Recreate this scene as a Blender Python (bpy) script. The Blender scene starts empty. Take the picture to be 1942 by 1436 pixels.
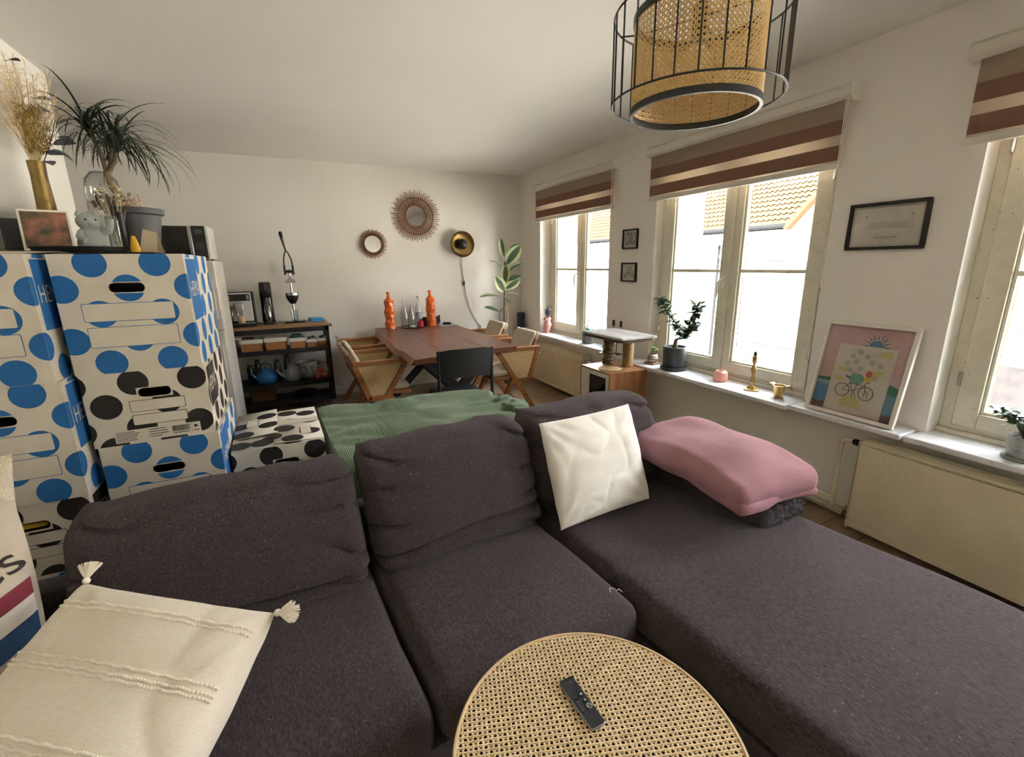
import bpy, bmesh, math, random
from mathutils import Vector, Matrix, noise
from mathutils.geometry import tessellate_polygon
random.seed(7)
scene = bpy.context.scene
col = scene.collection
PI = math.pi

# ------------------------------------------------------------------ camera
CX, CY, F = 971.0, 718.0, 871.0                 # frame 1942 x 1436
_d1 = Vector((540 - CX, 506 - CY, F)).normalized()
_dz = -Vector((1020 - CX, 4200 - CY, F)); _dz = (_dz - _d1 * _dz.dot(_d1)).normalized()
_dx = _d1.cross(_dz)
CAM = Vector((0, 0, 1.5))
def _ray(x, y):
    c = Vector((x - CX, y - CY, F)); return Vector((_dx.dot(c), _d1.dot(c), _dz.dot(c)))
def onz(x, y, z): d = _ray(x, y); return CAM + d * ((z - CAM.z) / d.z)
def ony(x, y, v): d = _ray(x, y); return CAM + d * (v / d.y)
def onx(x, y, v): d = _ray(x, y); return CAM + d * (v / d.x)
cam = bpy.data.cameras.new('camera'); cam_o = bpy.data.objects.new('camera', cam); col.objects.link(cam_o)
cam.sensor_fit = 'HORIZONTAL'; cam.sensor_width = 36; cam.lens = F * 36 / 1942; cam.clip_start = 0.02; cam.clip_end = 300
right = Vector((_dx[0], _d1[0], _dz[0])); up = -Vector((_dx[1], _d1[1], _dz[1])); back = -Vector((_dx[2], _d1[2], _dz[2]))
m = Matrix((right, up, back)).transposed().to_4x4(); m.translation = CAM
cam_o.matrix_world = m
scene.camera = cam_o

# ------------------------------------------------------------------ light
world = bpy.data.worlds.new('sky'); scene.world = world; world.use_nodes = True
wn = world.node_tree.nodes; wl = world.node_tree.links
bg = wn['Background']; bg.inputs['Color'].default_value = (0.93, 0.96, 1.0, 1); bg.inputs['Strength'].default_value = 7.0
sun = bpy.data.lights.new('sun', 'SUN'); sun.energy = 15; sun.angle = 0.02; sun.color = (1, 0.95, 0.87)
sun_o = bpy.data.objects.new('sun', sun); col.objects.link(sun_o)
sun_o.rotation_euler = (math.radians(20), math.radians(-42), 0)      # from behind the house, on to the far side of the street
vs = scene.view_settings
vs.view_transform = 'Standard'; vs.look = 'None'; vs.gamma = 1; vs.use_curve_mapping = False
vs.exposure = 2.05
scene.cycles.use_denoising = True
scene.cycles.max_bounces = 10; scene.cycles.diffuse_bounces = 6; scene.cycles.transparent_max_bounces = 16
scene.cycles.caustics_reflective = False; scene.cycles.caustics_refractive = False
scene.cycles.sample_clamp_indirect = 12

# ------------------------------------------------------------------ materials
def hexc(h):
    h = h.lstrip('#'); out = []
    for i in (0, 2, 4):
        c = int(h[i:i + 2], 16) / 255
        out.append(c / 12.92 if c <= 0.04045 else ((c + 0.055) / 1.055) ** 2.4)
    return tuple(out)
_mats = {}
def M(name, c, rough=0.6, metal=0.0, c2=None, vs=6, vstretch=None, var=0.5, bump=0.0, bs=80, bstretch=None,
      spec=0.5, coat=0.0, sheen=0.0, trans=0.0, sharp=None, speck=None, alpha=1.0, detail=4):
    if name in _mats: return _mats[name]
    mt = bpy.data.materials.new(name); mt.use_nodes = True; _mats[name] = mt
    nt = mt.node_tree; N = nt.nodes; L = nt.links; b = N['Principled BSDF']
    if isinstance(c, str): c = hexc(c)
    if isinstance(c2, str): c2 = hexc(c2)
    if c2 is None: c2 = tuple(x * 0.86 for x in c)
    tc = N.new('ShaderNodeTexCoord')
    def mapped(st):
        if not st: return tc.outputs['Object']
        mp = N.new('ShaderNodeMapping'); mp.inputs['Scale'].default_value = st
        L.new(tc.outputs['Object'], mp.inputs['Vector']); return mp.outputs['Vector']
    nz = N.new('ShaderNodeTexNoise'); nz.inputs['Scale'].default_value = vs; nz.inputs['Detail'].default_value = detail
    L.new(mapped(vstretch), nz.inputs['Vector'])
    rp = N.new('ShaderNodeValToRGB')
    w = 0.25 if sharp is None else sharp
    rp.color_ramp.elements[0].position = 0.5 - w; rp.color_ramp.elements[1].position = 0.5 + w
    rp.color_ramp.elements[0].color = (*c2, 1); rp.color_ramp.elements[1].color = (*c, 1)
    L.new(nz.outputs['Fac'], rp.inputs['Fac'])
    out = rp.outputs['Color']
    if speck:
        sc, thr, colr = speck
        vo = N.new('ShaderNodeTexNoise'); vo.inputs['Scale'].default_value = sc; vo.inputs['Detail'].default_value = 1
        L.new(tc.outputs['Object'], vo.inputs['Vector'])
        r2 = N.new('ShaderNodeValToRGB'); r2.color_ramp.elements[0].position = thr; r2.color_ramp.elements[1].position = thr + 0.02
        L.new(vo.outputs['Fac'], r2.inputs['Fac'])
        mx = N.new('ShaderNodeMixRGB'); mx.inputs['Color2'].default_value = (*colr, 1)
        L.new(r2.outputs['Color'], mx.inputs['Fac']); L.new(out, mx.inputs['Color1']); out = mx.outputs['Color']
    L.new(out, b.inputs['Base Color'])
    b.inputs['Roughness'].default_value = rough; b.inputs['Metallic'].default_value = metal
    b.inputs['Specular IOR Level'].default_value = spec; b.inputs['Coat Weight'].default_value = coat
    b.inputs['Sheen Weight'].default_value = sheen; b.inputs['Transmission Weight'].default_value = trans
    b.inputs['Alpha'].default_value = alpha
    if bump:
        n2 = N.new('ShaderNodeTexNoise'); n2.inputs['Scale'].default_value = bs; n2.inputs['Detail'].default_value = 3
        L.new(mapped(bstretch), n2.inputs['Vector'])
        bm_ = N.new('ShaderNodeBump'); bm_.inputs['Strength'].default_value = bump; bm_.inputs['Distance'].default_value = 0.01
        L.new(n2.outputs['Fac'], bm_.inputs['Height']); L.new(bm_.outputs['Normal'], b.inputs['Normal'])
    return mt

def glass_mat(name, tint=(1, 1, 1), refl=0.06):
    if name in _mats: return _mats[name]
    mt = bpy.data.materials.new(name); mt.use_nodes = True; _mats[name] = mt
    nt = mt.node_tree; N = nt.nodes; L = nt.links
    N.remove(N['Principled BSDF'])
    t = N.new('ShaderNodeBsdfTransparent'); t.inputs['Color'].default_value = (*tint, 1)
    g = N.new('ShaderNodeBsdfGlossy'); g.inputs['Roughness'].default_value = 0.02
    fr = N.new('ShaderNodeLayerWeight'); fr.inputs['Blend'].default_value = 0.12
    mul = N.new('ShaderNodeMath'); mul.operation = 'MULTIPLY_ADD'; mul.inputs[1].default_value = 0.7; mul.inputs[2].default_value = refl * 0.4
    L.new(fr.outputs['Fresnel'], mul.inputs[0])
    mx = N.new('ShaderNodeMixShader'); L.new(mul.outputs[0], mx.inputs['Fac'])
    L.new(t.outputs[0], mx.inputs[1]); L.new(g.outputs[0], mx.inputs[2])
    L.new(mx.outputs[0], N['Material Output'].inputs['Surface'])
    return mt

def cloth_mat(name, c, transl, transp):
    """blind cloth: lets daylight through"""
    if name in _mats: return _mats[name]
    mt = bpy.data.materials.new(name); mt.use_nodes = True; _mats[name] = mt
    nt = mt.node_tree; N = nt.nodes; L = nt.links
    N.remove(N['Principled BSDF'])
    if isinstance(c, str): c = hexc(c)
    d = N.new('ShaderNodeBsdfDiffuse'); d.inputs['Color'].default_value = (*c, 1)
    t = N.new('ShaderNodeBsdfTranslucent'); t.inputs['Color'].default_value = (*c, 1)
    p = N.new('ShaderNodeBsdfTransparent')
    tc = N.new('ShaderNodeTexCoord'); wv = N.new('ShaderNodeTexNoise'); wv.inputs['Scale'].default_value = 300
    L.new(tc.outputs['Object'], wv.inputs['Vector'])
    bm_ = N.new('ShaderNodeBump'); bm_.inputs['Strength'].default_value = 0.2; bm_.inputs['Distance'].default_value = 0.002
    L.new(wv.outputs['Fac'], bm_.inputs['Height']); L.new(bm_.outputs['Normal'], d.inputs['Normal'])
    m1 = N.new('ShaderNodeMixShader'); m1.inputs['Fac'].default_value = transl
    L.new(d.outputs[0], m1.inputs[1]); L.new(t.outputs[0], m1.inputs[2])
    m2 = N.new('ShaderNodeMixShader'); m2.inputs['Fac'].default_value = transp
    L.new(m1.outputs[0], m2.inputs[1]); L.new(p.outputs[0], m2.inputs[2])
    L.new(m2.outputs[0], N['Material Output'].inputs['Surface'])
    return mt

def rib_mat(name, c, c2, scale, axis='X', bump=0.6, rough=0.9, dist=0.004, mask=None):
    """ribbed / corded textile: bands of relief"""
    if name in _mats: return _mats[name]
    mt = M(name, c, rough, c2=c2, vs=9, sheen=0.3)
    nt = mt.node_tree; N = nt.nodes; L = nt.links; b = N['Principled BSDF']
    tc = N.new('ShaderNodeTexCoord')
    wv = N.new('ShaderNodeTexWave'); wv.bands_direction = axis; wv.inputs['Scale'].default_value = scale; wv.inputs['Distortion'].default_value = 0.6
    L.new(tc.outputs['Object'], wv.inputs['Vector'])
    h = wv.outputs['Fac']
    if mask:
        ck = N.new('ShaderNodeTexWave'); ck.bands_direction = 'X'; ck.wave_profile = 'SAW'; ck.inputs['Scale'].default_value = 0.62; ck.inputs['Distortion'].default_value = 0.0
        L.new(tc.outputs['Object'], ck.inputs['Vector'])
        rr2 = N.new('ShaderNodeValToRGB'); rr2.color_ramp.elements[0].position = 0.30; rr2.color_ramp.elements[1].position = 0.60; rr2.color_ramp.elements[0].color = (0.35, 0.35, 0.35, 1)
        L.new(ck.outputs['Fac'], rr2.inputs['Fac'])
        mu = N.new('ShaderNodeMath'); mu.operation = 'MULTIPLY'; L.new(h, mu.inputs[0]); L.new(rr2.outputs['Color'], mu.inputs[1]); h = mu.outputs[0]
    bp = N.new('ShaderNodeBump'); bp.inputs['Strength'].default_value = bump; bp.inputs['Distance'].default_value = dist
    L.new(h, bp.inputs['Height']); L.new(bp.outputs['Normal'], b.inputs['Normal'])
    return mt

WALL = M('wall_plaster', (0.80, 0.775, 0.715), 0.9, c2=(0.775, 0.75, 0.69), vs=2.5, bump=0.25, bs=9, spec=0.2)
CEIL = M('ceiling_plaster', (0.82, 0.80, 0.765), 0.9, c2=(0.79, 0.77, 0.735), vs=1.2, bump=0.25, bs=6, spec=0.2)
WHITE = M('white_paint', '#e9e6dc', 0.45, c2='#dedacd', vs=14)
RADW = M('radiator_enamel', '#d8d0b4', 0.4, c2='#cbc2a5', vs=4)
MARBLE = M('marble', '#ecebea', 0.25, c2='#c6cbd3', vs=7, sharp=0.42, vstretch=(1, 2.5, 1), detail=8)
BLACK = M('black_metal', (0.012, 0.012, 0.013), 0.45)
BLACKM = M('black_matt', (0.015, 0.015, 0.016), 0.75)
CHROME = M('steel', (0.62, 0.62, 0.62), 0.25, metal=1)
BRASS = M('brass', (0.62, 0.42, 0.16), 0.32, metal=1, c2=(0.48, 0.32, 0.12), vs=14)
GLASS = glass_mat('window_glass')
BGLASS = glass_mat('bottle_glass', (0.86, 0.9, 0.9), 0.25)
TEAK = M('teak', '#a8713f', 0.45, c2='#7d4d27', vs=7, vstretch=(1.2, 8, 8), bump=0.08, bs=40)
CANE_FAR = M('cane_weave_fine', '#e3c99a', 0.7, c2='#b8945f', vs=90, vstretch=(1, 1, 0.7), bump=0.5, bs=220)
CANE = M('cane', '#efdab2', 0.5, c2='#cfae7c', vs=60, spec=0.4)
DARK = M('soil', (0.03, 0.022, 0.016), 0.95, bump=0.6, bs=120)

# ------------------------------------------------------------------ mesh helpers
class MB:
    def __init__(s): s.v = []; s.f = []; s.m = []
    def add(s, vs_, fs, mi=0, T=None):
        n = len(s.v)
        for p in vs_:
            p = Vector(p)
            if T is not None: p = T @ p
            s.v.append((p.x, p.y, p.z))
        for f in fs: s.f.append(tuple(i + n for i in f)); s.m.append(mi)
        return s
    def box(s, x0, x1, y0, y1, z0, z1, mi=0, T=None):
        v = [(x0, y0, z0), (x1, y0, z0), (x1, y1, z0), (x0, y1, z0), (x0, y0, z1), (x1, y0, z1), (x1, y1, z1), (x0, y1, z1)]
        return s.add(v, [(0, 3, 2, 1), (4, 5, 6, 7), (0, 1, 5, 4), (1, 2, 6, 5), (2, 3, 7, 6), (3, 0, 4, 7)], mi, T)
    def beam(s, p0, p1, w, h, side=(0, 1, 0), mi=0):
        """square bar from p0 to p1; w across `side`, h across the third axis"""
        p0 = Vector(p0); p1 = Vector(p1); d = (p1 - p0).normalized(); sd = Vector(side); sd = (sd - d * sd.dot(d)).normalized(); up_ = d.cross(sd)
        v = []
        for p in (p0, p1):
            for a, b_ in ((-1, -1), (1, -1), (1, 1), (-1, 1)): v.append(p + sd * (a * w / 2) + up_ * (b_ * h / 2))
        return s.add(v, [(3, 2, 1, 0), (4, 5, 6, 7), (0, 1, 5, 4), (1, 2, 6, 5), (2, 3, 7, 6), (3, 0, 4, 7)], mi)
    def tube(s, pts, r, n=8, closed=False, mi=0, flat=1.0):
        pts = [Vector(p) for p in pts]; k = len(pts)
        rs = r if isinstance(r, (list, tuple)) else [r] * k
        T0 = None; vs_ = []
        for i, p in enumerate(pts):
            if closed: d = pts[(i + 1) % k] - pts[i - 1]
            else: d = pts[min(i + 1, k - 1)] - pts[max(i - 1, 0)]
            if d.length < 1e-9: d = Vector((0, 0, 1))
            d.normalize()
            if T0 is None:
                a = Vector((0, 0, 1)) if abs(d.z) < 0.9 else Vector((1, 0, 0)); u = d.cross(a).normalized()
            else:
                u = T0 - d * T0.dot(d)
                u = u.normalized() if u.length > 1e-6 else d.orthogonal().normalized()
            T0 = u; w = d.cross(u)
            for j in range(n):
                t = 2 * PI * j / n; vs_.append(p + (u * math.cos(t) + w * math.sin(t) * flat) * rs[i])
        fs = []
        for i in range(k if closed else k - 1):
            a = i * n; b_ = ((i + 1) % k) * n
            for j in range(n): fs.append((a + j, a + (j + 1) % n, b_ + (j + 1) % n, b_ + j))
        if not closed: fs.append(tuple(range(n - 1, -1, -1))); fs.append(tuple(range((k - 1) * n, k * n)))
        return s.add(vs_, fs, mi)
    def lathe(s, prof, n=24, c=(0, 0, 0), mi=0, T=None, mod=None, cap=True):
        """prof: list of (r, z) from bottom to top"""
        vs_ = []; fs = []; k = len(prof); c = Vector(c)
        for r, z in prof:
            for j in range(n):
                t = 2 * PI * j / n; rr = r * (mod(t, z) if mod else 1)
                vs_.append(c + Vector((rr * math.cos(t), rr * math.sin(t), z)))
        for i in range(k - 1):
            for j in range(n): fs.append((i * n + j, i * n + (j + 1) % n, (i + 1) * n + (j + 1) % n, (i + 1) * n + j))
        ring = cap is False or prof[0] == prof[-1]
        if prof[0][0] > 1e-6 and not ring: fs.append(tuple(range(n - 1, -1, -1)))
        if prof[-1][0] > 1e-6 and not ring: fs.append(tuple(range((k - 1) * n, k * n)))
        return s.add(vs_, fs, mi, T)
    def ball(s, c, r, n=10, sc=(1, 1, 1), mi=0, T=None):
        c = Vector(c); vs_ = []; fs = []; mm = n // 2 + 1
        for i in range(mm + 1):
            ph = PI * i / mm
            for j in range(n):
                t = 2 * PI * j / n
                vs_.append(c + Vector((r * sc[0] * math.sin(ph) * math.cos(t), r * sc[1] * math.sin(ph) * math.sin(t), -r * sc[2] * math.cos(ph))))
        for i in range(mm):
            for j in range(n): fs.append((i * n + j, i * n + (j + 1) % n, (i + 1) * n + (j + 1) % n, (i + 1) * n + j))
        return s.add(vs_, fs, mi, T)
    def grid(s, fn, nu, nv, mi=0, closeu=False):
        vs_ = [fn(i / nu, j / nv) for j in range(nv + 1) for i in range(nu + (0 if closeu else 1))]
        W = nu + (0 if closeu else 1); fs = []
        for j in range(nv):
            for i in range(nu):
                i2 = (i + 1) % W
                fs.append((j * W + i, j * W + i2, (j + 1) * W + i2, (j + 1) * W + i))
        return s.add(vs_, fs, mi)
    def prism(s, pts, d0, d1, fn, mi=0):
        """polygon pts (a,b) swept from d0 to d1; fn(a,b,d)->xyz"""
        k = len(pts)
        v = [fn(a, b_, d0) for a, b_ in pts] + [fn(a, b_, d1) for a, b_ in pts]
        fs = [tuple(range(k - 1, -1, -1)), tuple(range(k, 2 * k))] + [(i, (i + 1) % k, k + (i + 1) % k, k + i) for i in range(k)]
        return s.add(v, fs, mi)
    def flat(s, pts, fn, mi=0):
        return s.add([fn(a, b_) for a, b_ in pts], [tuple(range(len(pts)))], mi)
    def build(s, name, mats, parent=None, smooth=40, bevel=0, fix=True, seg=2):
        me = bpy.data.meshes.new(name); me.from_pydata(s.v, [], s.f); me.validate()
        if not isinstance(mats, (list, tuple)): mats = [mats]
        for mt in mats: me.materials.append(mt)
        if len(mats) > 1 and len(me.polygons) == len(s.m): me.polygons.foreach_set('material_index', s.m)
        if fix:
            b = bmesh.new(); b.from_mesh(me); bmesh.ops.remove_doubles(b, verts=b.verts, dist=1e-6)
            bmesh.ops.recalc_face_normals(b, faces=b.faces); b.to_mesh(me); b.free()
        if smooth:
            me.shade_smooth(); me.set_sharp_from_angle(angle=math.radians(smooth))
        o = bpy.data.objects.new(name, me); col.objects.link(o)
        if parent: o.parent = parent
        if bevel:
            md = o.modifiers.new('bevel', 'BEVEL'); md.width = bevel; md.segments = seg; md.limit_method = 'ANGLE'; md.angle_limit = math.radians(35)
        return o

def tag(o, label=None, cat=None, group=None, kind=None):
    if label: o['label'] = label
    if cat: o['category'] = cat
    if group: o['group'] = group
    if kind: o['kind'] = kind
    return o
def thing(name, label, cat, loc=(0, 0, 0), rz=0, group=None, rot=None):
    o = bpy.data.objects.new(name, None); col.objects.link(o); o.empty_display_size = 0.05
    o.location = loc; o.rotation_euler = rot if rot else (0, 0, rz)
    return tag(o, label, cat, group)
def place(o, loc=(0, 0, 0), rz=0, rot=None):
    o.location = loc; o.rotation_euler = rot if rot else (0, 0, rz); return o
def copy_tree(o, parent=None):
    c = o.copy(); col.objects.link(c); c.parent = parent
    for ch in list(o.children): copy_tree(ch, c)
    return c
def struct(o, label=None, cat=None):
    return tag(o, label, cat, kind='structure')

def rbox(mb, x0, x1, y0, y1, z0, z1, r, n=(14, 10, 6), fn=None, amp=0.0, fs=6.0, crown=(0, 0, 0), seed=0, mi=0):
    """soft rounded block with puffed faces and wrinkle noise; fn maps the result"""
    c = Vector(((x0 + x1) / 2, (y0 + y1) / 2, (z0 + z1) / 2)); h = Vector(((x1 - x0) / 2, (y1 - y0) / 2, (z1 - z0) / 2))
    def ease(t):   # denser near the rims
        return math.sin(t * PI / 2) * 0.6 + t * 0.4
    def put(q):
        p = Vector((q[i] * h[i] for i in range(3)))
        inn = Vector((max(-(h[i] - r), min(h[i] - r, p[i])) for i in range(3))); d = p - inn
        nn = d.normalized() if d.length > 1e-9 else Vector((0, 0, 1))
        p = inn + nn * r
        for i in range(3):
            if crown[i]:
                o1, o2 = [k for k in range(3) if k != i]
                p[i] += nn[i] * crown[i] * max(0, 1 - q[o1] ** 2) * max(0, 1 - q[o2] ** 2)
        if amp:
            p += nn * amp * noise.noise((p + c) * fs + Vector((seed * 7.1, seed * 3.3, seed)))
        p = p + c
        return fn(p) if fn else p
    for ax in range(3):
        a, b_ = [k for k in range(3) if k != ax]
        for sg in (-1, 1):
            def g(u, v, ax=ax, a=a, b_=b_, sg=sg):
                q = [0, 0, 0]; q[ax] = sg; q[a] = ease(u * 2 - 1); q[b_] = ease(v * 2 - 1); return put(q)
            mb.grid(g, n[a], n[b_], mi)
    return mb

def pillow(mb, w, h, t, n=36, wrinkle=0.006, fs=7, seed=0, pinch=0.07, fn=None, power=0.5, rnd=0.0):
    def g(u, v, sg):
        a = u * 2 - 1; b_ = v * 2 - 1
        ra = a * math.sqrt(1 - rnd * b_ * b_ / 2); rb = b_ * math.sqrt(1 - rnd * a * a / 2)
        x = ra * w / 2 * (1 - pinch * (1 - b_ * b_) * abs(a)); y = rb * h / 2 * (1 - pinch * (1 - a * a) * abs(b_))
        k = max(0.0, (1 - a * a) * (1 - b_ * b_))
        z = sg * t / 2 * k ** power
        rim = min(1, k * 6)
        q = Vector((x, y, sg * 0.2)) * fs + Vector((seed * 5.7, seed * 2.1, 0))
        z += rim * wrinkle * (noise.noise(q) + 0.6 * noise.noise(Vector((q.x * 0.6, q.y * 2.2, q.z))) - 0.9 * (1 - abs(noise.noise(q * 0.8 + Vector((9, 4, 1))))) ** 6)
        z += rim * wrinkle * 0.7 * math.sin((a * a - b_ * b_) * 14 + seed) * (abs(a) * abs(b_))
        p = Vector((x, y, z))
        return fn(p) if fn else p
    mb.grid(lambda u, v: g(u, v, 1), n, n)
    mb.grid(lambda u, v: g(u, v, -1), n, n)
    return g

_txt = {}
def text_mesh(sx, size, extr=0.0):
    key = (sx, size)
    if key in _txt: return _txt[key]
    cu = bpy.data.curves.new('lettering', 'FONT'); cu.body = sx; cu.size = size; cu.align_x = 'CENTER'; cu.align_y = 'CENTER'; cu.resolution_u = 3
    o = bpy.data.objects.new('lettering', cu); col.objects.link(o)
    bpy.context.view_layer.update()
    me = bpy.data.meshes.new_from_object(o.evaluated_get(bpy.context.evaluated_depsgraph_get()))
    v = [(p.co.x, p.co.y) for p in me.vertices]; f = [tuple(p.vertices) for p in me.polygons]
    bpy.data.objects.remove(o); bpy.data.curves.remove(cu); bpy.data.meshes.remove(me)
    _txt[key] = (v, f); return v, f
def add_text(mb, sx, size, fn, mi=0, sx_=1.0):
    v, f = text_mesh(sx, size); return mb.add([fn(a * sx_, b_) for a, b_ in v], f, mi)

def clip_poly(pts, axis, val, keep_less):
    out = []; k = len(pts)
    for i in range(k):
        a = pts[i]; b_ = pts[(i + 1) % k]
        ia = (a[axis] <= val) == keep_less or a[axis] == val; ib = (b_[axis] <= val) == keep_less or b_[axis] == val
        if ia: out.append(a)
        if ia != ib:
            t = (val - a[axis]) / (b_[axis] - a[axis]); out.append((a[0] + t * (b_[0] - a[0]), a[1] + t * (b_[1] - a[1])))
    return out
def clip_rect(pts, x0, x1, y0, y1):
    for ax, v, l in ((0, x0, False), (0, x1, True), (1, y0, False), (1, y1, True)):
        if len(pts) < 3: return []
        pts = clip_poly(pts, ax, v, l)
    return pts
def circle(cx_, cy_, r, n=28): return [(cx_ + r * math.cos(2 * PI * i / n), cy_ + r * math.sin(2 * PI * i / n)) for i in range(n)]
# ================================================================== the room
XW, YB, ZC = 2.87, 5.73, 2.60
XL, YF = -1.80, -2.60
XO = 3.36                                         # outer face of the window wall
FLOORM = M('oak_laminate', '#9c8670', 0.45, c2='#78644f', vs=3, vstretch=(1.5, 14, 1), bump=0.06, bs=60, bstretch=(1, 10, 1))
FLOORD = M('floor_base', '#3a2d22', 0.8)
fl = thing('floor', None, None, (0, 0, 0)); struct(fl, 'brown wood laminate floor', 'floor')
MB().box(-2.5, XO, YF, YB + 0.2, -0.06, -0.010).build('subfloor', FLOORD, fl)
_pl = []
for k in range(4):
    b = MB().box(-0.62, 0.62, 0, 0.187, -0.010, 0); mt = [FLOORM]
    _pl.append(b.build('plank', FLOORM, fl, bevel=0.0015, seg=1))
for i in range(45):
    y = YF + i * 0.19
    if y > YB: break
    x = -2.5 - (i * 0.47) % 1.24
    while x < XW:
        o = _pl[(i * 3 + int(x * 7)) % 4]
        c = o.copy(); col.objects.link(c); c.parent = fl; c.location = (x + 0.62, y, 0); c.name = 'plank'
        x += 1.2415
for o in _pl: bpy.data.objects.remove(o)

struct(MB().box(-2.5, XO, YF - 0.2, YB + 0.2, ZC, ZC + 0.15).build('ceiling', CEIL), 'off-white plastered ceiling with faint patches', 'ceiling')
struct(MB().box(-2.5, XO, YB, YB + 0.2, 0, ZC).build('wall_back', WALL), 'cream plastered end wall with mirrors and brass lamp', 'wall')
struct(MB().box(-2.5, XO, YF - 0.2, YF, 0, ZC).build('wall_front', WALL), 'cream plastered wall facing the end wall', 'wall')
lw = MB().box(-2.0, XL, YF, 2.75, 0, ZC).box(-2.0, -1.12, 2.75, 3.87, 0, ZC).box(-2.7, -2.5, 3.87, YB, 0, ZC).box(-2.5, -2.0, 3.67, 3.87, 0, ZC)
struct(lw.build('wall_left', WALL), 'cream plastered chimney breast wall', 'wall')

WIN = [  # y0, y1, sill height, frame plane, sill front
    (3.78, 5.16, 0.644, 3.02, 2.76), (1.72, 3.155, 0.632, 2.95, 2.67), (-0.33, 1.09, 0.628, 2.99, 2.72), (-2.2, -0.85, 0.628, 2.99, 2.72)]  # last entry is an unseen window, added to let in fill daylight
ZT = 2.30
rw = MB(); ys = [YF - 0.2]
for (a, b, zs, xf, xs) in sorted(WIN): ys += [a, b]
ys.append(YB + 0.2)
for i in range(0, len(ys), 2): rw.box(XW, XO, ys[i], ys[i + 1], 0, ZC)
for (a, b, zs, xf, xs) in WIN: rw.box(XW, XO, a, b, 0, zs - 0.03); rw.box(XW, XO, a, b, ZT, ZC)
struct(rw.build('wall_right', WALL), 'cream plastered wall with three deep windows', 'wall')

# skirting
bb = MB().box(XW - 0.018, XW, YF, YB, 0, 0.09)
struct(bb.build('baseboard_right', WHITE, bevel=0.004), 'white painted baseboard under the windows', 'baseboard')
struct(MB().box(-2.5, XW - 0.018, YB - 0.018, YB, 0, 0.09).build('baseboard_back', WHITE, bevel=0.004), 'white painted baseboard along the end wall', 'baseboard')

# marble ledge, slab by slab
slabs = [(3.70, 5.73, 0.644, 2.76, 3.02), (3.17, 3.695, 0.634, 2.72, XW), (1.705, 3.165, 0.632, 2.665, 2.96), (1.12, 1.70, 0.634, 2.695, XW), (-0.36, 1.115, 0.628, 2.715, 3.0), (-2.2, -0.85, 0.628, 2.72, 3.0)]
names = ['under the window nearest the plant corner', 'behind the cat tree', 'holding the brass candlestick', 'under the leaning bicycle print', 'holding the shrub in grey pot', 'under the added unseen window beyond the radiator']
for k, (a, b, z, xs, xe) in enumerate(slabs):
    s = MB().box(xs, XW, a, b, z - 0.03, z)
    for (wa, wb, zs, xf, _) in WIN:
        if abs(z - zs) < 0.003 and wa >= a - 0.1 and wb <= b + 0.1: s.box(XW, xf + 0.02, wa, wb, z - 0.03, z)
    struct(s.build('trim_%d' % (k + 1), MARBLE, bevel=0.006), 'grey-white marble ledge slab ' + names[k], 'window sill')

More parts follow.
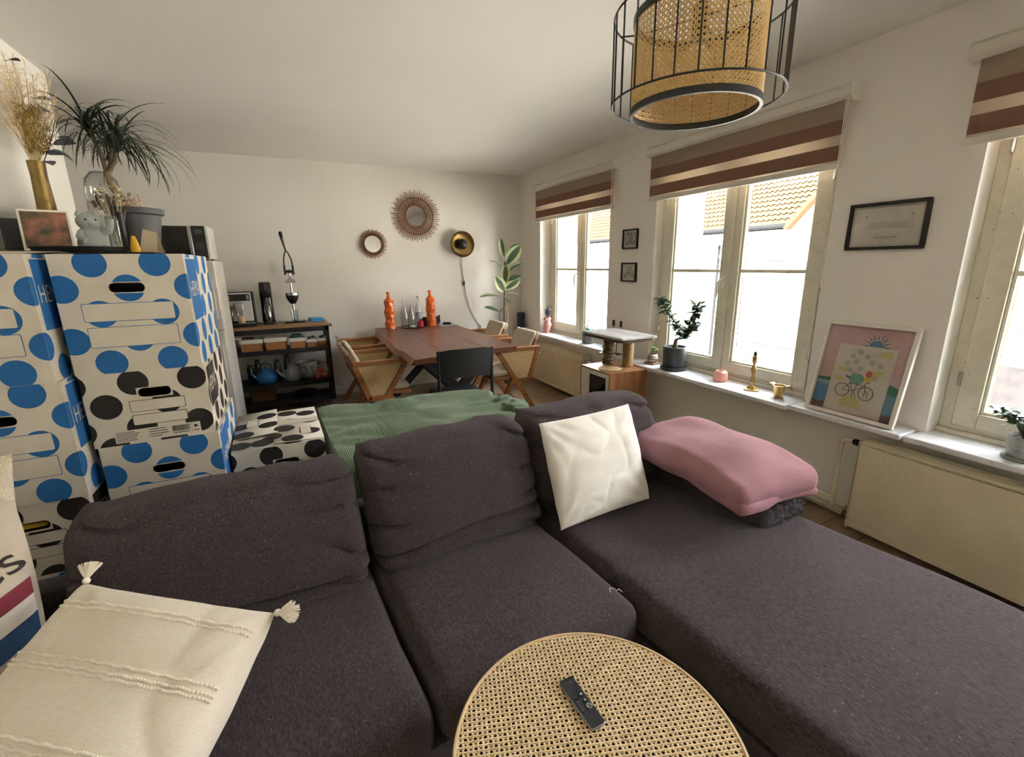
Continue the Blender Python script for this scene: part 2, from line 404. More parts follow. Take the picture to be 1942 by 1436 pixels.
STONE = M('jamb_stone', '#8c958c', 0.9, c2='#737c74', vs=12, bump=0.3, bs=40)
WINW = M('window_paint', '#ded9c6', 0.4, c2='#d2ccb8', vs=18, speck=(70, 0.74, (0.2, 0.17, 0.12)))
for k, (a, b, zs, xf, xs) in enumerate(WIN):
    W = b - a; H = ZT - zs
    r = thing('window_%d' % (k + 1), None, None, (xf, a, zs)); 
    struct(r, ['white double casement window beside the plant corner', 'white double casement window above the brass candlestick', 'white double casement window beside the shrub in grey pot', 'added unseen white casement window beyond the long flat radiator, for fill light'][k], 'window')
    fr = MB()
    fr.box(0.0, 0.075, 0, 0.05, 0, H).box(0, 0.075, W - 0.05, W, 0, H).box(0, 0.075, 0.05, W - 0.05, H - 0.05, H).box(0, 0.075, 0.05, W - 0.05, 0, 0.045)
    fr.box(-0.03, 0.0, 0, W, 0.0, 0.022)
    fr.build('frame', WINW, r, bevel=0.004)
    for sd in (0, 1):
        y0 = 0.052 if sd == 0 else W / 2 + 0.001; y1 = W / 2 - 0.001 if sd == 0 else W - 0.052
        z0, z1 = 0.047, H - 0.052; so = 0.093; si = 0.078
        l, rr = (so, si) if sd == 0 else (si, so)
        sh = MB().box(-0.012, 0.045, y0, y0 + l, z0, z1).box(-0.012, 0.045, y1 - rr, y1, z0, z1).box(-0.012, 0.045, y0 + l, y1 - rr, z0, z0 + 0.075).box(-0.012, 0.045, y0 + l, y1 - rr, z1 - 0.07, z1)
        # inner glazing bead, one step back
        e = 0.014
        sh.box(0.004, 0.04, y0 + l, y0 + l + e, z0 + 0.075, z1 - 0.07).box(0.004, 0.04, y1 - rr - e, y1 - rr, z0 + 0.075, z1 - 0.07).box(0.004, 0.04, y0 + l + e, y1 - rr - e, z0 + 0.075, z0 + 0.075 + e).box(0.004, 0.04, y0 + l + e, y1 - rr - e, z1 - 0.07 - e, z1 - 0.07)
        so_ = sh.build('sash', WINW, r, bevel=0.004)
        MB().box(0.018, 0.022, y0 + l + e, y1 - rr - e, z0 + 0.075 + e, z1 - 0.07 - e).build('pane', GLASS, so_)
        zm = 1.425 - zs
        MB().box(0.002, 0.038, y0 + l + e, y1 - rr - e, zm - 0.012, zm + 0.012).build('glazing_bar', WINW, so_, bevel=0.003)
        for hz in (0.25, H - 0.35):
            yy = 0.05 if sd == 0 else W - 0.05
            MB().tube([(-0.014, yy, hz), (-0.014, yy, hz + 0.07)], 0.009, 8).build('hinge', CHROME, so_)
    # astragal and espagnolette handle on the meeting stile
    yc = W / 2 + 0.012
    MB().box(-0.03, -0.012, yc - 0.03, yc + 0.03, 0.06, H - 0.06).build('cover_strip', WINW, r, bevel=0.006)
    hd = MB().box(-0.045, -0.03, yc - 0.012, yc + 0.012, 1.30 - zs, 1.40 - zs)
    hd.tube([(-0.045, yc, 1.38 - zs), (-0.075, yc, 1.37 - zs), (-0.085, yc + 0.01, 1.33 - zs), (-0.075, yc + 0.02, 1.28 - zs), (-0.07, yc + 0.028, 1.235 - zs)], [0.008, 0.009, 0.009, 0.008, 0.006], 8)
    hd.build('handle', WHITE, r)
    jb = MB().box(0.08, XO + 0.02 - xf, W - 0.045, W + 0.0, 0, H).box(0.08, XO + 0.02 - xf, 0, 0.03, 0, H).box(0.08, XO + 0.06 - xf, 0, W, -0.03, 0.01)
    jb.build('outer_jamb', STONE, r)
    # daylight portal over the opening (a sampling guide, it gives no light itself)
    al = bpy.data.lights.new('sky_portal', 'AREA'); al.shape = 'RECTANGLE'; al.size = H; al.size_y = W; al.cycles.is_portal = True
    ao = bpy.data.objects.new('sky_portal', al); col.objects.link(ao); ao.location = (XO + 0.03, (a + b) / 2, zs + H / 2); ao.rotation_euler = (0, math.radians(90), 0)

# ------------------------------------------------------------------ blinds
B_OPQ = cloth_mat('blind_dark', '#86695a', 0.10, 0.0)
B_SEMI = cloth_mat('blind_double', '#a3917f', 0.12, 0.02)
B_SHEER = cloth_mat('blind_sheer', '#cdbda8', 0.22, 0.14)
ALU = M('blind_rail', '#dcd7ca', 0.4)
for k, (a, b, where) in enumerate([(3.69, 5.20, 'window beside the rubber plant'), (1.685, 3.21, 'middle window behind the candlestick'), (-0.40, 1.165, 'window beside the shrub in grey pot')]):
    r = thing('roller_blind', 'brown zebra roller blind with white cassette over the ' + where, 'blind', (XW, a, 1.985), group='zebra roller blinds')
    W = b - a
    z = lambda v: v - 1.985
    c = MB().prism([(0, z(2.33)), (-0.055, z(2.33)), (-0.075, z(2.345)), (-0.075, z(2.39)), (-0.06, z(2.405)), (0, z(2.405))], -0.02, W + 0.03, lambda p, q, d: (p, d, q))
    c.build('cassette', ALU, r, bevel=0.004)
    cap = MB().prism([(0, z(2.32)), (-0.05, z(2.318)), (-0.08, z(2.34)), (-0.08, z(2.395)), (-0.06, z(2.412)), (0, z(2.412))], -0.032, -0.02, lambda p, q, d: (p, d, q)); cap.build('end_cap', WHITE, r, bevel=0.003)
    xb = -0.045
    for nm, z0, z1, mt in (('double_stripe', 2.237, 2.335, B_SEMI), ('dark_stripe', 2.160, 2.237, B_OPQ), ('sheer_stripe', 2.108, 2.160, B_SHEER), ('dark_stripe', 2.030, 2.108, B_OPQ), ('sheer_stripe', 2.018, 2.030, B_SHEER)):
        MB().box(xb, xb + 0.0015, 0.01, W - 0.01, z(z0), z(z1)).build(nm, mt, r)
    MB().box(xb - 0.010, xb + 0.012, 0, W, 0, z(2.018)).build('bottom_bar', ALU, r, bevel=0.003)
    ch = MB()
    zl = 1.40 if k else 1.55
    zl = z([1.93, 1.37, 1.37][k])
    ch.tube([(xb - 0.03, -0.012, z(2.35)), (xb - 0.028, -0.010, zl + 0.02), (xb - 0.02, -0.002, zl), (xb - 0.012, 0.006, zl + 0.02), (xb - 0.012, 0.008, z(2.35))], 0.0022, 6)
    ch.build('cord', WHITE, r)
    if k: MB().tube([(xb - 0.02, -0.002, zl + 0.01), (xb - 0.02, -0.004, zl - 0.03)], [0.007, 0.005], 8).build('cord_weight', WHITE, r)

# ------------------------------------------------------------------ radiators
def radiator(label, y0, y1, z0, z1, xf, deep):
    r = thing('radiator', label, 'radiator', (xf, y0, z0)); L_ = y1 - y0; H = z1 - z0
    nr = int(L_ / 0.0333)
    g = MB()
    prof = [(0, 0), (0.25, 0), (0.35, deep), (0.65, deep), (0.75, 0)]
    pts = [(-0.0, 0.0)]
    for i in range(nr):
        for t, d in prof: pts.append(((i + t) * L_ / nr, d))
    pts.append((L_, 0))
    zr = [(0, 0.0), (0.03, 0.0), (0.045, 1), (H - 0.06, 1), (H - 0.045, 0.0), (H, 0.0)]
    n = len(pts)
    vs_ = [(-p[1] * s_ if False else p[1] * s_, p[0], zz) for zz, s_ in zr for p in pts]
    fs = [(j * n + i, j * n + i + 1, (j + 1) * n + i + 1, (j + 1) * n + i) for j in range(len(zr) - 1) for i in range(n - 1)]
    g.add(vs_, fs)
    g.box(0.012, 0.10, 0, L_, 0.004, H - 0.004)
    g.build('panel', RADW, r, fix=False, smooth=25)
    t = MB()
    for i in range(5): t.box(0.0 + i * 0.021, 0.010 + i * 0.021, 0, L_, H - 0.004, H + 0.018 - (i in (1, 3)) * 0.012)
    t.box(0, 0.094, -0.004, 0.004, 0, H + 0.014).box(0, 0.094, L_ - 0.004, L_ + 0.004, 0, H + 0.014)
    t.build('top_grille', RADW, r)
    bt = MB().box(-0.006, 0.0, 0, L_, 0.0, 0.022); bt.build('bottom_rim', RADW, r)
    MB().box(0.05, XW - xf - 0.002, 0.15, 0.18, H * 0.3, H * 0.8).box(0.05, XW - xf - 0.002, L_ - 0.18, L_ - 0.15, H * 0.3, H * 0.8).build('wall_bracket', RADW, r)
    return r, L_, H
r, L_, H = radiator('cream ribbed panel radiator below the window beside the rubber plant', 3.99, 5.12, 0.065, 0.525, 2.735, 0.008)
MB().box(-0.018, -0.0, L_ - 0.21, L_ - 0.17, H - 0.12, H - 0.03).build('heat_meter', WHITE, r, bevel=0.004)
for dz in (0.30, 0.42): MB().box(0.02, 0.05, L_ * dz, L_ * dz + 0.03, H, H + 0.022).build('vent_clip', WHITE, r)
v = MB().tube([(0.04, 0.0, H - 0.05), (0.04, -0.06, H - 0.05)], 0.014, 10).tube([(0.04, -0.05, H - 0.05), (0.04, -0.12, H - 0.05)], [0.024, 0.02], 12); v.build('valve', CHROME, r)
MB().tube([(0.045, -0.03, H - 0.06), (0.045, -0.03, -0.065)], 0.009, 8).build('pipe', RADW, r)
r, L_, H = radiator('long cream flat panel radiator below the window beside the grey-potted shrub', -0.15, 1.285, 0.042, 0.53, 2.69, 0.0006)
v = MB().tube([(0.045, L_, H - 0.015), (0.045, L_ + 0.02, H - 0.015)], 0.012, 10).tube([(0.045, L_ + 0.01, H - 0.015), (0.045, L_ + 0.05, H - 0.015)], [0.02, 0.017], 12).tube([(0.045, L_ + 0.05, H - 0.015), (0.045, L_ + 0.062, H - 0.015)], 0.011, 10)
v.build('valve', BLACK, r)
p = MB().tube([(0.045, L_ + 0.055, H - 0.015), (0.045, L_ + 0.085, H - 0.015), (0.045, L_ + 0.103, H - 0.022), (0.045, L_ + 0.11, H - 0.04), (0.045, L_ + 0.11, 0.12), (0.045, L_ + 0.11, 0.06)], 0.0125, 10)
p.build('pipe', RADW, r)
p = MB().tube([(0.06, L_ + 0.02, 0.03), (0.06, L_ + 0.02, -0.042)], 0.012, 10).tube([(0.06, L_, 0.03), (0.06, L_ + 0.06, 0.03)], 0.013, 10); p.build('lower_connector', RADW, r)
MB().tube([(0.06, L_ + 0.03, 0.03), (0.06, L_ + 0.05, 0.03)], 0.02, 10).build('lockshield_valve', M('old_brass', '#6b4a2e', 0.5, metal=0.6), r)
MB().tube([(0.10, L_ + 0.06, 0.05), (0.10, L_ + 0.9, 0.055)], 0.012, 10).tube([(0.13, L_ + 0.06, 0.0), (0.13, L_ + 0.9, 0.002)], 0.012, 10).build('floor_pipe', RADW, r)

# ------------------------------------------------------------------ across the street
FX = 17.0
FACW = M('facade_render', '#e4ded2', 0.9, c2='#d8d2c5', vs=0.6)
ROOFT = M('pantile', (0.064, 0.038, 0.018), 0.9, c2=(0.052, 0.030, 0.0145), vs=3, spec=0.1)
eav = onx(1400, 452, FX).z; base = -9.0
hs = thing('apartment_building', 'pale rendered house with orange pantile roof across the street', 'building', (FX, 14, base))
E_ = eav - base
MB().box(0, 6, -34, 34, 0, E_).build('facade', FACW, hs)
rf = MB(); ya, yb_ = -8.0, 20.0; slope = math.radians(38); courses = 22; cd = 0.34; npt = int((yb_ - ya) / 0.24) * 6
for i in range(courses):
    def g(u, v, i=i):
        y = ya + u * (yb_ - ya); d = (i + v * 1.06) * cd
        w = 0.035 * math.sin(y / 0.24 * 2 * PI)
        lift = 0.05 * (1 - v)
        return Vector((-0.35 + d * math.cos(slope) - (w + lift) * math.sin(slope), y, E_ + 0.35 + d * math.sin(slope) + (w + lift) * math.cos(slope)))
    rf.grid(g, npt, 1)
tag(rf.build('roof_tiles', ROOFT, hs, fix=False), kind='stuff')
MB().prism([(-0.2, E_ + 0.3), (courses * cd * math.cos(slope), E_ + 0.25 + courses * cd * math.sin(slope)), (6, E_)], -34, 34, lambda a_, b_, d: (a_, d, b_)).build('roof_deck', ROOFT, hs)
MB().tube([(-0.42, ya - 20, E_ + 0.32), (-0.42, yb_ + 12, E_ + 0.32)], 0.09, 8).build('gutter', M('zinc', (0.017, 0.017, 0.017), 0.9, spec=0.0), hs)
MB().box(-0.30, 0.02, -34, 34, E_ - 0.25, E_ + 0.2).box(-0.12, 0.02, -34, 34, E_ - 0.75, E_ - 0.65).build('cornice', FACW, hs)
GREYW = M('far_glass', (0.033, 0.034, 0.036), 0.9, spec=0.0)
for j, yy in enumerate((-12.5, -9.2, -5.6, -2.1, 1.4, 5.0, 8.6, 12.2)):
    for zz in (E_ - 3.3, E_ - 6.4):
        w_ = MB().box(-0.06, 0.02, yy, yy + 1.15, zz, zz + 1.9).build('window', FACW, hs)
        MB().box(-0.075, -0.06, yy + 0.1, yy + 1.05, zz + 0.1, zz + 1.8).build('pane', GREYW, w_)
        MB().box(-0.18, 0.0, yy - 0.1, yy + 1.25, zz - 0.12, zz).build('sill', FACW, w_)
for yy in (-3.4, 0.6, 3.6): MB().tube([(-0.1, yy, 0), (-0.1, yy, E_)], 0.055, 8).build('downpipe', M('zinc', (0.017, 0.017, 0.017), 0.9, spec=0.0), hs)
for zz in (E_ - 0.95, E_ - 4.2): MB().box(-0.03, 0.0, -34, 34, zz, zz + 0.035).build('string_course', M('zinc', (0.005, 0.005, 0.005), 0.9), hs)
# gabled dormer that cuts the roof on one side
gp = onx(1500, 431, FX - 0.6); gp2 = onx(1560, 366, FX - 0.6)
gy = gp.y - 14; gz = gp.z - base; s_ = (gp2.z - gp.z) / (gp.y - gp2.y)
dm = MB().prism([(gy, gz), (gy - 2.0, gz + 2.0 * s_), (gy - 4.0, gz), (gy - 4.0, gz - 1.2), (gy, gz - 1.2)], -0.6, 3.0, lambda a_, b_, d: (d, a_, b_)); dm.build('dormer', FACW, hs)
rd = MB().beam((-0.75, gy + 0.05, gz - 0.05), (-0.75, gy - 2.05, gz + 2.0 * s_ + 0.05), 0.3, 0.12, (1, 0, 0)); rd.build('verge', ROOFT, hs)
MB().box(-0.64, -0.6, gy - 2.5, gy - 1.5, gz - 0.2, gz + 0.7).build('dormer_window', GREYW, hs)
bp = onx(1920, 750, FX); BRK = M('far_brick', (0.016, 0.012, 0.010), 0.9, c2=(0.007, 0.0055, 0.005), vs=2.5, sharp=0.1)
for q in (0.0, 1.45): MB().box(-0.08, 0.0, bp.y - 14 - 4, bp.y - 14 + 0.45, bp.z - base - 0.3 - q, bp.z - base + 0.75 - q).build('brick_band', BRK, hs)
st = MB().box(XO + 0.1, 60, -60, 80, base - 0.1, base).build('street', M('asphalt', '#8a8984', 0.9)); struct(st, 'grey street below the windows', 'street')
# ================================================================== sofa
SOFA = M('sofa_cord', (0.084, 0.064, 0.067), 1.0, c2=(0.041, 0.031, 0.033), vs=230, vstretch=(1, 0.3, 1), sharp=0.16, bump=0.5, bs=650, bstretch=(1, 0.3, 1), sheen=0.12, spec=0.06, speck=(130, 0.735, (0.17, 0.15, 0.145)), detail=3)
SO = Vector((0.17, 1.41, 0)); SR = math.radians(5)
sf = thing('corner_sofa', 'dark brown fabric corner sofa with chaise and loose back cushions', 'sofa', SO, SR)
def lean(y0, z0, k):
    return lambda p: Vector((p.x, p.y + (p.z - z0) * k, p.z))
fr = MB(); rbox(fr, -1.22, 0.70, -0.50, 0.36, 0.07, 0.30, 0.02, (8, 6, 3)); rbox(fr, 0.70, 1.66, -1.50, 0.36, 0.07, 0.30, 0.02, (8, 8, 3)); fr.build('base', SOFA, sf, smooth=60)
fb = MB(); rbox(fb, -1.22, 1.50, 0.26, 0.38, 0.28, 0.60, 0.03, (16, 4, 6)); fb.build('back_frame', SOFA, sf, smooth=60)
for (x0, x1, y0, sd) in ((-0.86, -0.004, -0.53, 1), (0.004, 0.69, -0.535, 2)):
    b = MB(); rbox(b, x0, x1, y0, 0.27, 0.29, 0.445, 0.055, (26, 22, 7), amp=0.010, fs=4, crown=(0, 0, 0.018), seed=sd); b.build('seat_cushion', SOFA, sf, smooth=80)
b = MB(); rbox(b, -1.22, -0.868, -0.53, 0.27, 0.29, 0.445, 0.05, (10, 18, 6), amp=0.008, fs=4, seed=9); b.build('end_cushion', SOFA, sf, smooth=80)
b = MB(); rbox(b, 0.70, 1.68, -1.50, 0.27, 0.28, 0.448, 0.06, (30, 44, 7), amp=0.012, fs=3.2, crown=(0, 0, 0.014), seed=4); b.build('chaise_cushion', SOFA, sf, smooth=80)
def wrinkled(x0, x1, sd, zt):
    w = x1 - x0; xm = (x0 + x1) / 2
    def fn(p):
        q = Vector((p.x, p.y + (p.z - 0.44) * 0.42, p.z))
        # creases fanning out of the lower corners and the sides
        a = abs(p.x - xm) / (w / 2)
        zz = (p.z - 0.44) / (zt - 0.44)
        cz = zz * 3.6 + a * 0.9 * (1 if p.x > xm else -0.6) + 0.5 * noise.noise(Vector((p.x * 3, zz * 2, sd)))
        cr = -0.085 * max(0, a - 0.30) ** 1.2 * (1 - abs(math.sin(cz * PI))) ** 5 - 0.036 * math.exp(-((zz - 0.17 - 0.06 * math.sin(p.x * 4 + sd)) / 0.035) ** 2)
        cr += 0.006 * math.sin(p.x * 34 + 4 * noise.noise(Vector((p.x * 3, sd, 0)))) * max(0, zz - 0.72) / 0.28
        q.y -= cr
        q.z += 0.004 * (1 - a * a) * max(0, zz)
        return q
    m_ = MB(); rbox(m_, x0, x1, 0.0, 0.20, 0.44, zt, 0.065, (44, 8, 40), amp=0.012, fs=5, crown=(0.0, 0.03, 0.01), seed=sd, fn=fn)
    return m_
for (x0, x1, sd, zt) in ((-0.80, -0.015, 11, 0.825), (0.005, 0.70, 12, 0.845), (0.715, 1.44, 13, 0.85)):
    wrinkled(x0, x1, sd, zt).build('back_cushion', SOFA, sf, smooth=80)
FRAY = M('frayed_cord', (0.055, 0.05, 0.05), 1.0, c2=(0.02, 0.018, 0.018), vs=60, bump=1.0, bs=260, sheen=0.3)
b = MB(); rbox(b, 1.37, 1.69, -0.50, 0.10, 0.43, 0.575, 0.05, (12, 20, 6), amp=0.014, fs=6, seed=21); am = b.build('armrest', SOFA, sf, smooth=80)
fz = MB()
for i in range(240):
    x = random.uniform(1.40, 1.67); z = random.uniform(0.45, 0.56)
    p0 = Vector((x, -0.488, z)); d = Vector((random.uniform(-1, 1), random.uniform(-1.2, -0.2), random.uniform(-1, 0.6))).normalized() * random.uniform(0.012, 0.026)
    fz.tube([p0, p0 + d * 0.6, p0 + d + Vector((0, 0, -0.004))], [0.0022, 0.002, 0.0012], 4)
tag(fz.build('frayed_threads', FRAY, am, fix=False), 'loose threads at a scratched armrest end', kind='stuff')
for (x, y) in ((-1.15, -0.42), (-1.15, 0.28), (0.6, -0.42), (1.58, -1.42), (1.58, 0.28), (0.8, -1.42)):
    MB().lathe([(0.018, 0), (0.024, 0.075)], 12, (x, y, 0)).build('foot', BLACK, sf)

q0 = onz(1160, 1168, 0.468); th_l = [sf.matrix_basis.inverted() @ onz(x, y, 0.4695) for x, y in ((1158, 1170), (1162, 1162), (1170, 1159), (1178, 1163), (1183, 1160), (1188, 1164), (1189, 1169))] if False else [(0.62, -0.45, 0.4635), (0.628, -0.435, 0.465), (0.64, -0.44, 0.4645), (0.645, -0.455, 0.463), (0.655, -0.45, 0.462), (0.657, -0.465, 0.460)]
MB().tube(th_l, 0.0012, 5).build('loose_thread', M('white_thread', '#d8d2c8', 0.9), sf)
# ------------------------------------------------------------------ cushions
def basis(o, ex, ey):
    ex = Vector(ex).normalized(); n = ex.cross(Vector(ey)).normalized(); ey = n.cross(ex)
    m_ = Matrix((ex, ey, n)).transposed().to_4x4(); m_.translation = o; return m_
LINEN = M('offwhite_linen', '#f1eee6', 0.9, c2='#e4dfd2', vs=8, bump=0.25, bs=300, sheen=0.2)
b = MB(); pillow(b, 0.485, 0.435, 0.16, 60, 0.009, 9, 3, 0.03, power=0.42)
cu = b.build('throw_cushion', LINEN, smooth=80); tag(cu, 'plain off-white square cushion leaning on the sofa back', 'cushion')
cu.matrix_world = basis(Vector((1.108, 1.49, 0.665)), (0.47, 0.03, 0.005), (-0.05, 0.155, 0.40))
sm = MB(); 
# tasselled cushion
TASC = M('cream_weave', '#f0e8da', 0.95, c2='#e2d8c6', vs=160, vstretch=(0.4, 2, 1), sharp=0.3, bump=0.25, bs=500, bstretch=(0.5, 2, 1), spec=0.1)
TH = M('cream_thread', '#f4eee2', 0.95, c2='#ece3d2', vs=60)
TL, TR, BL = Vector((-0.55, 1.382, 0.725)), Vector((-0.125, 1.091, 0.699)), Vector((-0.815, 1.016, 0.480))
tc_ = thing('tasselled_cushion', 'cream woven cushion with corner tassels and rows of knots', 'cushion')
w_, h_ = (TR - TL).length * 1.02, (TL - BL).length * 1.02; th_ = 0.21
tm_ = basis(TL, TR - TL, TL - BL); tm_.translation = TL - tm_.to_3x3() @ Vector((-w_ / 2, h_ / 2, 0)); tc_.matrix_world = tm_
b = MB(); tsurf = pillow(b, w_, h_, th_, 60, 0.013, 6, 1, 0.025, power=0.36); b.build('cover', TASC, tc_, smooth=80)
kn = MB()
def ptop(a, c): return tsurf((a + 1) / 2, (c + 1) / 2, 1) + Vector((0, 0, 0.0012))
for rows in ((0.80, 0.755), (0.36, 0.305, 0.27), (-0.16, -0.215, -0.25), (-0.66, -0.70)):
    for c in rows:
        for i in range(74):
            a = -0.95 + 1.9 * i / 73
            kn.ball(ptop(a, c + 0.004 * math.sin(i)), 0.0040, 6, (1.15, 0.9, 0.8))
tag(kn.build('knot_rows', TH, tc_, fix=False), kind='stuff')
for (a, c, dx, dy) in ((-1, 1, -0.3, 0.7), (1, 1, 0.8, 0.1), (-1, -1, -0.6, -0.6), (1, -1, 0.7, -0.6)):
    t = MB(); o_ = Vector((a * w_ / 2, c * h_ / 2, 0)); dv = Vector((dx, dy, 0.25)).normalized()
    t.ball(o_ + dv * 0.006, 0.009, 8)
    for i in range(90):
        rd_ = Vector((random.gauss(0, 1), random.gauss(0, 1), random.gauss(0, 1))).normalized() * 0.55
        d = (dv + rd_).normalized(); t.tube([o_ + dv * 0.008, o_ + dv * 0.008 + d * 0.024, o_ + dv * 0.01 + d * 0.045 + Vector((0, 0, -0.004))], [0.0015, 0.0016, 0.0012], 4)
    t.build('tassel', TH, tc_, fix=False)
# printed cushion at the end of the sofa
CANV = M('printed_canvas', '#d2c7b8', 0.95, c2='#c6baa9', vs=10, bump=0.3, bs=260)
pc = thing('printed_cushion', 'off-white cushion with red, white and blue band and grey lettering', 'cushion')
pc.matrix_world = basis(Vector((-0.925, 1.40, 0.70)), (0.52, 0.10, 0.0), (0.0, 0.12, 0.5))
b = MB(); psurf = pillow(b, 0.54, 0.52, 0.21, 50, 0.010, 6, 5, 0.03, power=0.40, rnd=0.28); b.build('cover', CANV, pc, smooth=80)
def pfront(x, y, e=0.0025):
    return psurf(min(1, max(0, x / 0.54 + 0.5)), min(1, max(0, y / 0.52 + 0.5)), 1) + Vector((0, 0, e))
ang = math.radians(27); ca, sa = math.cos(ang), math.sin(ang)
def band(v0, v1, mt, nm):
    s = MB()
    def g(u, v):
        a = -0.30 + 0.60 * u; c = v0 + (v1 - v0) * v; x = a * ca - c * sa; y = a * sa + c * ca
        x = max(-0.266, min(0.266, x)); y = max(-0.256, min(0.256, y)); return pfront(x, y)
    s.grid(g, 60, 6); s.build(nm, mt, pc, fix=False)
band(-0.115, -0.075, M('print_red', '#8c3a4a', 0.95), 'red_stripe')
band(-0.160, -0.115, M('print_white', '#ece8df', 0.95), 'white_stripe')
band(-0.215, -0.160, M('print_blue', '#2f4f7c', 0.95), 'blue_stripe')
INK = M('print_ink', '#3c3632', 0.95)
def pt(a, c, ox, oy):
    x = a * ca - c * sa + ox; y = a * sa + c * ca + oy; return pfront(max(-0.266, min(0.266, x)), max(-0.256, min(0.256, y)))
lt = MB(); add_text(lt, 'tes', 0.105, lambda a, c: pt(a, c, 0.203, 0.088)); lt.build('lettering', INK, pc, fix=False)
lt = MB(); add_text(lt, 'S', 0.10, lambda a, c: pt(a, c, 0.225, -0.20)); lt.build('lettering', INK, pc, fix=False)
# fluffy pillow beyond it
FLUF = M('fluffy_cream', '#efe6d2', 1.0, c2='#d9cdb2', vs=30, bump=0.9, bs=150, sheen=0.5)
b = MB(); pillow(b, 0.46, 0.42, 0.17, 36, 0.016, 14, 8, 0.05)
o = b.build('fluffy_cushion', FLUF, smooth=80); tag(o, 'cream fluffy cushion standing behind the striped cushion', 'cushion')
o.matrix_world = basis(Vector((-0.985, 1.64, 0.79)), (0.46, 0.05, 0.0), (0.0, 0.1, 0.4))
# pink throw over a pillow
PINK = M('pink_fleece', '#a57a80', 0.95, c2='#956b72', vs=7, bump=0.4, bs=220, sheen=0.12, spec=0.1)
pk = thing('pink_throw', 'dusty pink fleece throw folded over the sofa armrest', 'throw')
pk.matrix_world = Matrix.Translation(SO) @ Matrix.Rotation(SR, 4, 'Z') @ Matrix.Translation((1.465, -0.235, 0.578)) @ Matrix.Rotation(math.radians(-8), 4, 'Z')
def soft(k):
    def fn(p):
        e = max(0, abs(p.y) / 0.37 - 0.55)
        w = 0.010 * math.sin(p.y * 15 + p.x * 6 + k) + 0.016 * e * math.sin(p.x * 30 + k * 2)
        return Vector((p.x + 0.012 * math.sin(p.y * 9 + k), p.y + 0.010 * math.sin(p.x * 17 + k), max(0.0015, p.z + (w if p.z > 0.02 else 0))))
    return fn
b = MB(); rbox(b, -0.225, 0.20, -0.31, 0.34, 0.002, 0.045, 0.022, (16, 24, 5), amp=0.010, fs=9, seed=3, fn=soft(1)); b.build('lower_fold', PINK, pk, smooth=80)
b = MB(); rbox(b, -0.25, 0.215, -0.315, 0.36, 0.016, 0.135, 0.055, (26, 36, 8), amp=0.022, fs=5, seed=4, crown=(0, 0, 0.02), fn=soft(2.4)); b.build('upper_fold', PINK, pk, smooth=80)

# ================================================================== cane table with remote
TZ = 0.55; TC = Vector((0.458, 0.579, 0)); TRD = 0.292
tb = thing('side_table', 'round cane-topped side table beside the chaise', 'table', TC)
def ribbon(mb, pts, w, h, fn):
    """pts in the plane; a ridged strip carried through fn(u, v, height)"""
    vs_ = []; k = len(pts)
    for i, p in enumerate(pts):
        q0 = pts[max(i - 1, 0)]; q1 = pts[min(i + 1, k - 1)]; dx = q1[0] - q0[0]; dy = q1[1] - q0[1]; l = math.hypot(dx, dy) or 1; nx, ny = -dy / l * w / 2, dx / l * w / 2
        vs_ += [fn(p[0] - nx, p[1] - ny, h - 0.0004), fn(p[0], p[1], h + 0.0004), fn(p[0] + nx, p[1] + ny, h - 0.0004)]
    fs = []
    for i in range(k - 1): a = i * 3; fs += [(a, a + 1, a + 4, a + 3), (a + 1, a + 2, a + 5, a + 4)]
    mb.add(vs_, fs)
def weave(mb, clip, fn, pitch, off, w, ext, step, rot=0.0):
    """six-way chair cane: doubled warp and weft plus both diagonals"""
    for kind, (ang_, hh) in enumerate(((0, 0), (PI / 2, 0.0007), (PI / 4, 0.0014), (-PI / 4, 0.0021))):
        d = (math.cos(ang_ + rot), math.sin(ang_ + rot)); nn = (-d[1], d[0])
        p_ = pitch if kind < 2 else pitch / math.sqrt(2); sh = 0 if kind < 2 else p_ / 2
        n = int(ext / p_) + 1
        for i in range(-n, n + 1):
            for o_ in ((-off, off) if kind < 2 else (0,)):
                c = i * p_ + o_ + sh
                for (t0, t1) in clip((nn[0] * c, nn[1] * c), d):
                    k = max(1, int((t1 - t0) / step))
                    ribbon(mb, [(nn[0] * c + d[0] * (t0 + (t1 - t0) * j / k), nn[1] * c + d[1] * (t0 + (t1 - t0) * j / k)) for j in range(k + 1)], w, hh, fn)
Rw = TRD - 0.004
def disc_clip(p, d):
    b_ = p[0] * d[0] + p[1] * d[1]; c = p[0] ** 2 + p[1] ** 2 - Rw * Rw; q = b_ * b_ - c
    return [] if q <= 0 else [(-b_ - math.sqrt(q), -b_ + math.sqrt(q))]
cw = MB(); weave(cw, disc_clip, lambda u, v, h: Vector((u, v, TZ + h)), 0.0145, 0.0030, 0.0029, Rw, 9, math.radians(27))
tag(cw.build('cane_webbing', CANE, tb, fix=False, smooth=0), 'open cane webbing', kind='stuff')
RIM = M('pale_wood', '#d9bf97', 0.45, c2='#c4a678', vs=8)
MB().lathe([(TRD - 0.006, TZ - 0.03), (TRD, TZ - 0.03), (TRD + 0.002, TZ - 0.01), (TRD + 0.002, TZ + 0.001), (TRD, TZ + 0.004), (TRD - 0.004, TZ + 0.004), (TRD - 0.006, TZ)], 96, cap=False).build('rim', RIM, tb)
MB().lathe([(TRD - 0.006, TZ - 0.012), (TRD - 0.006, TZ - 0.008)], 64).build('hole_shade_disc', BLACKM, tb)  # black disc added below the cane, stands in for shade in its holes
for k in range(3):
    t = 2 * PI * k / 3 + 0.4; MB().tube([(0.2 * math.cos(t), 0.2 * math.sin(t), TZ - 0.012), (0.24 * math.cos(t), 0.24 * math.sin(t), 0)], [0.016, 0.012], 12).build('leg', RIM, tb)
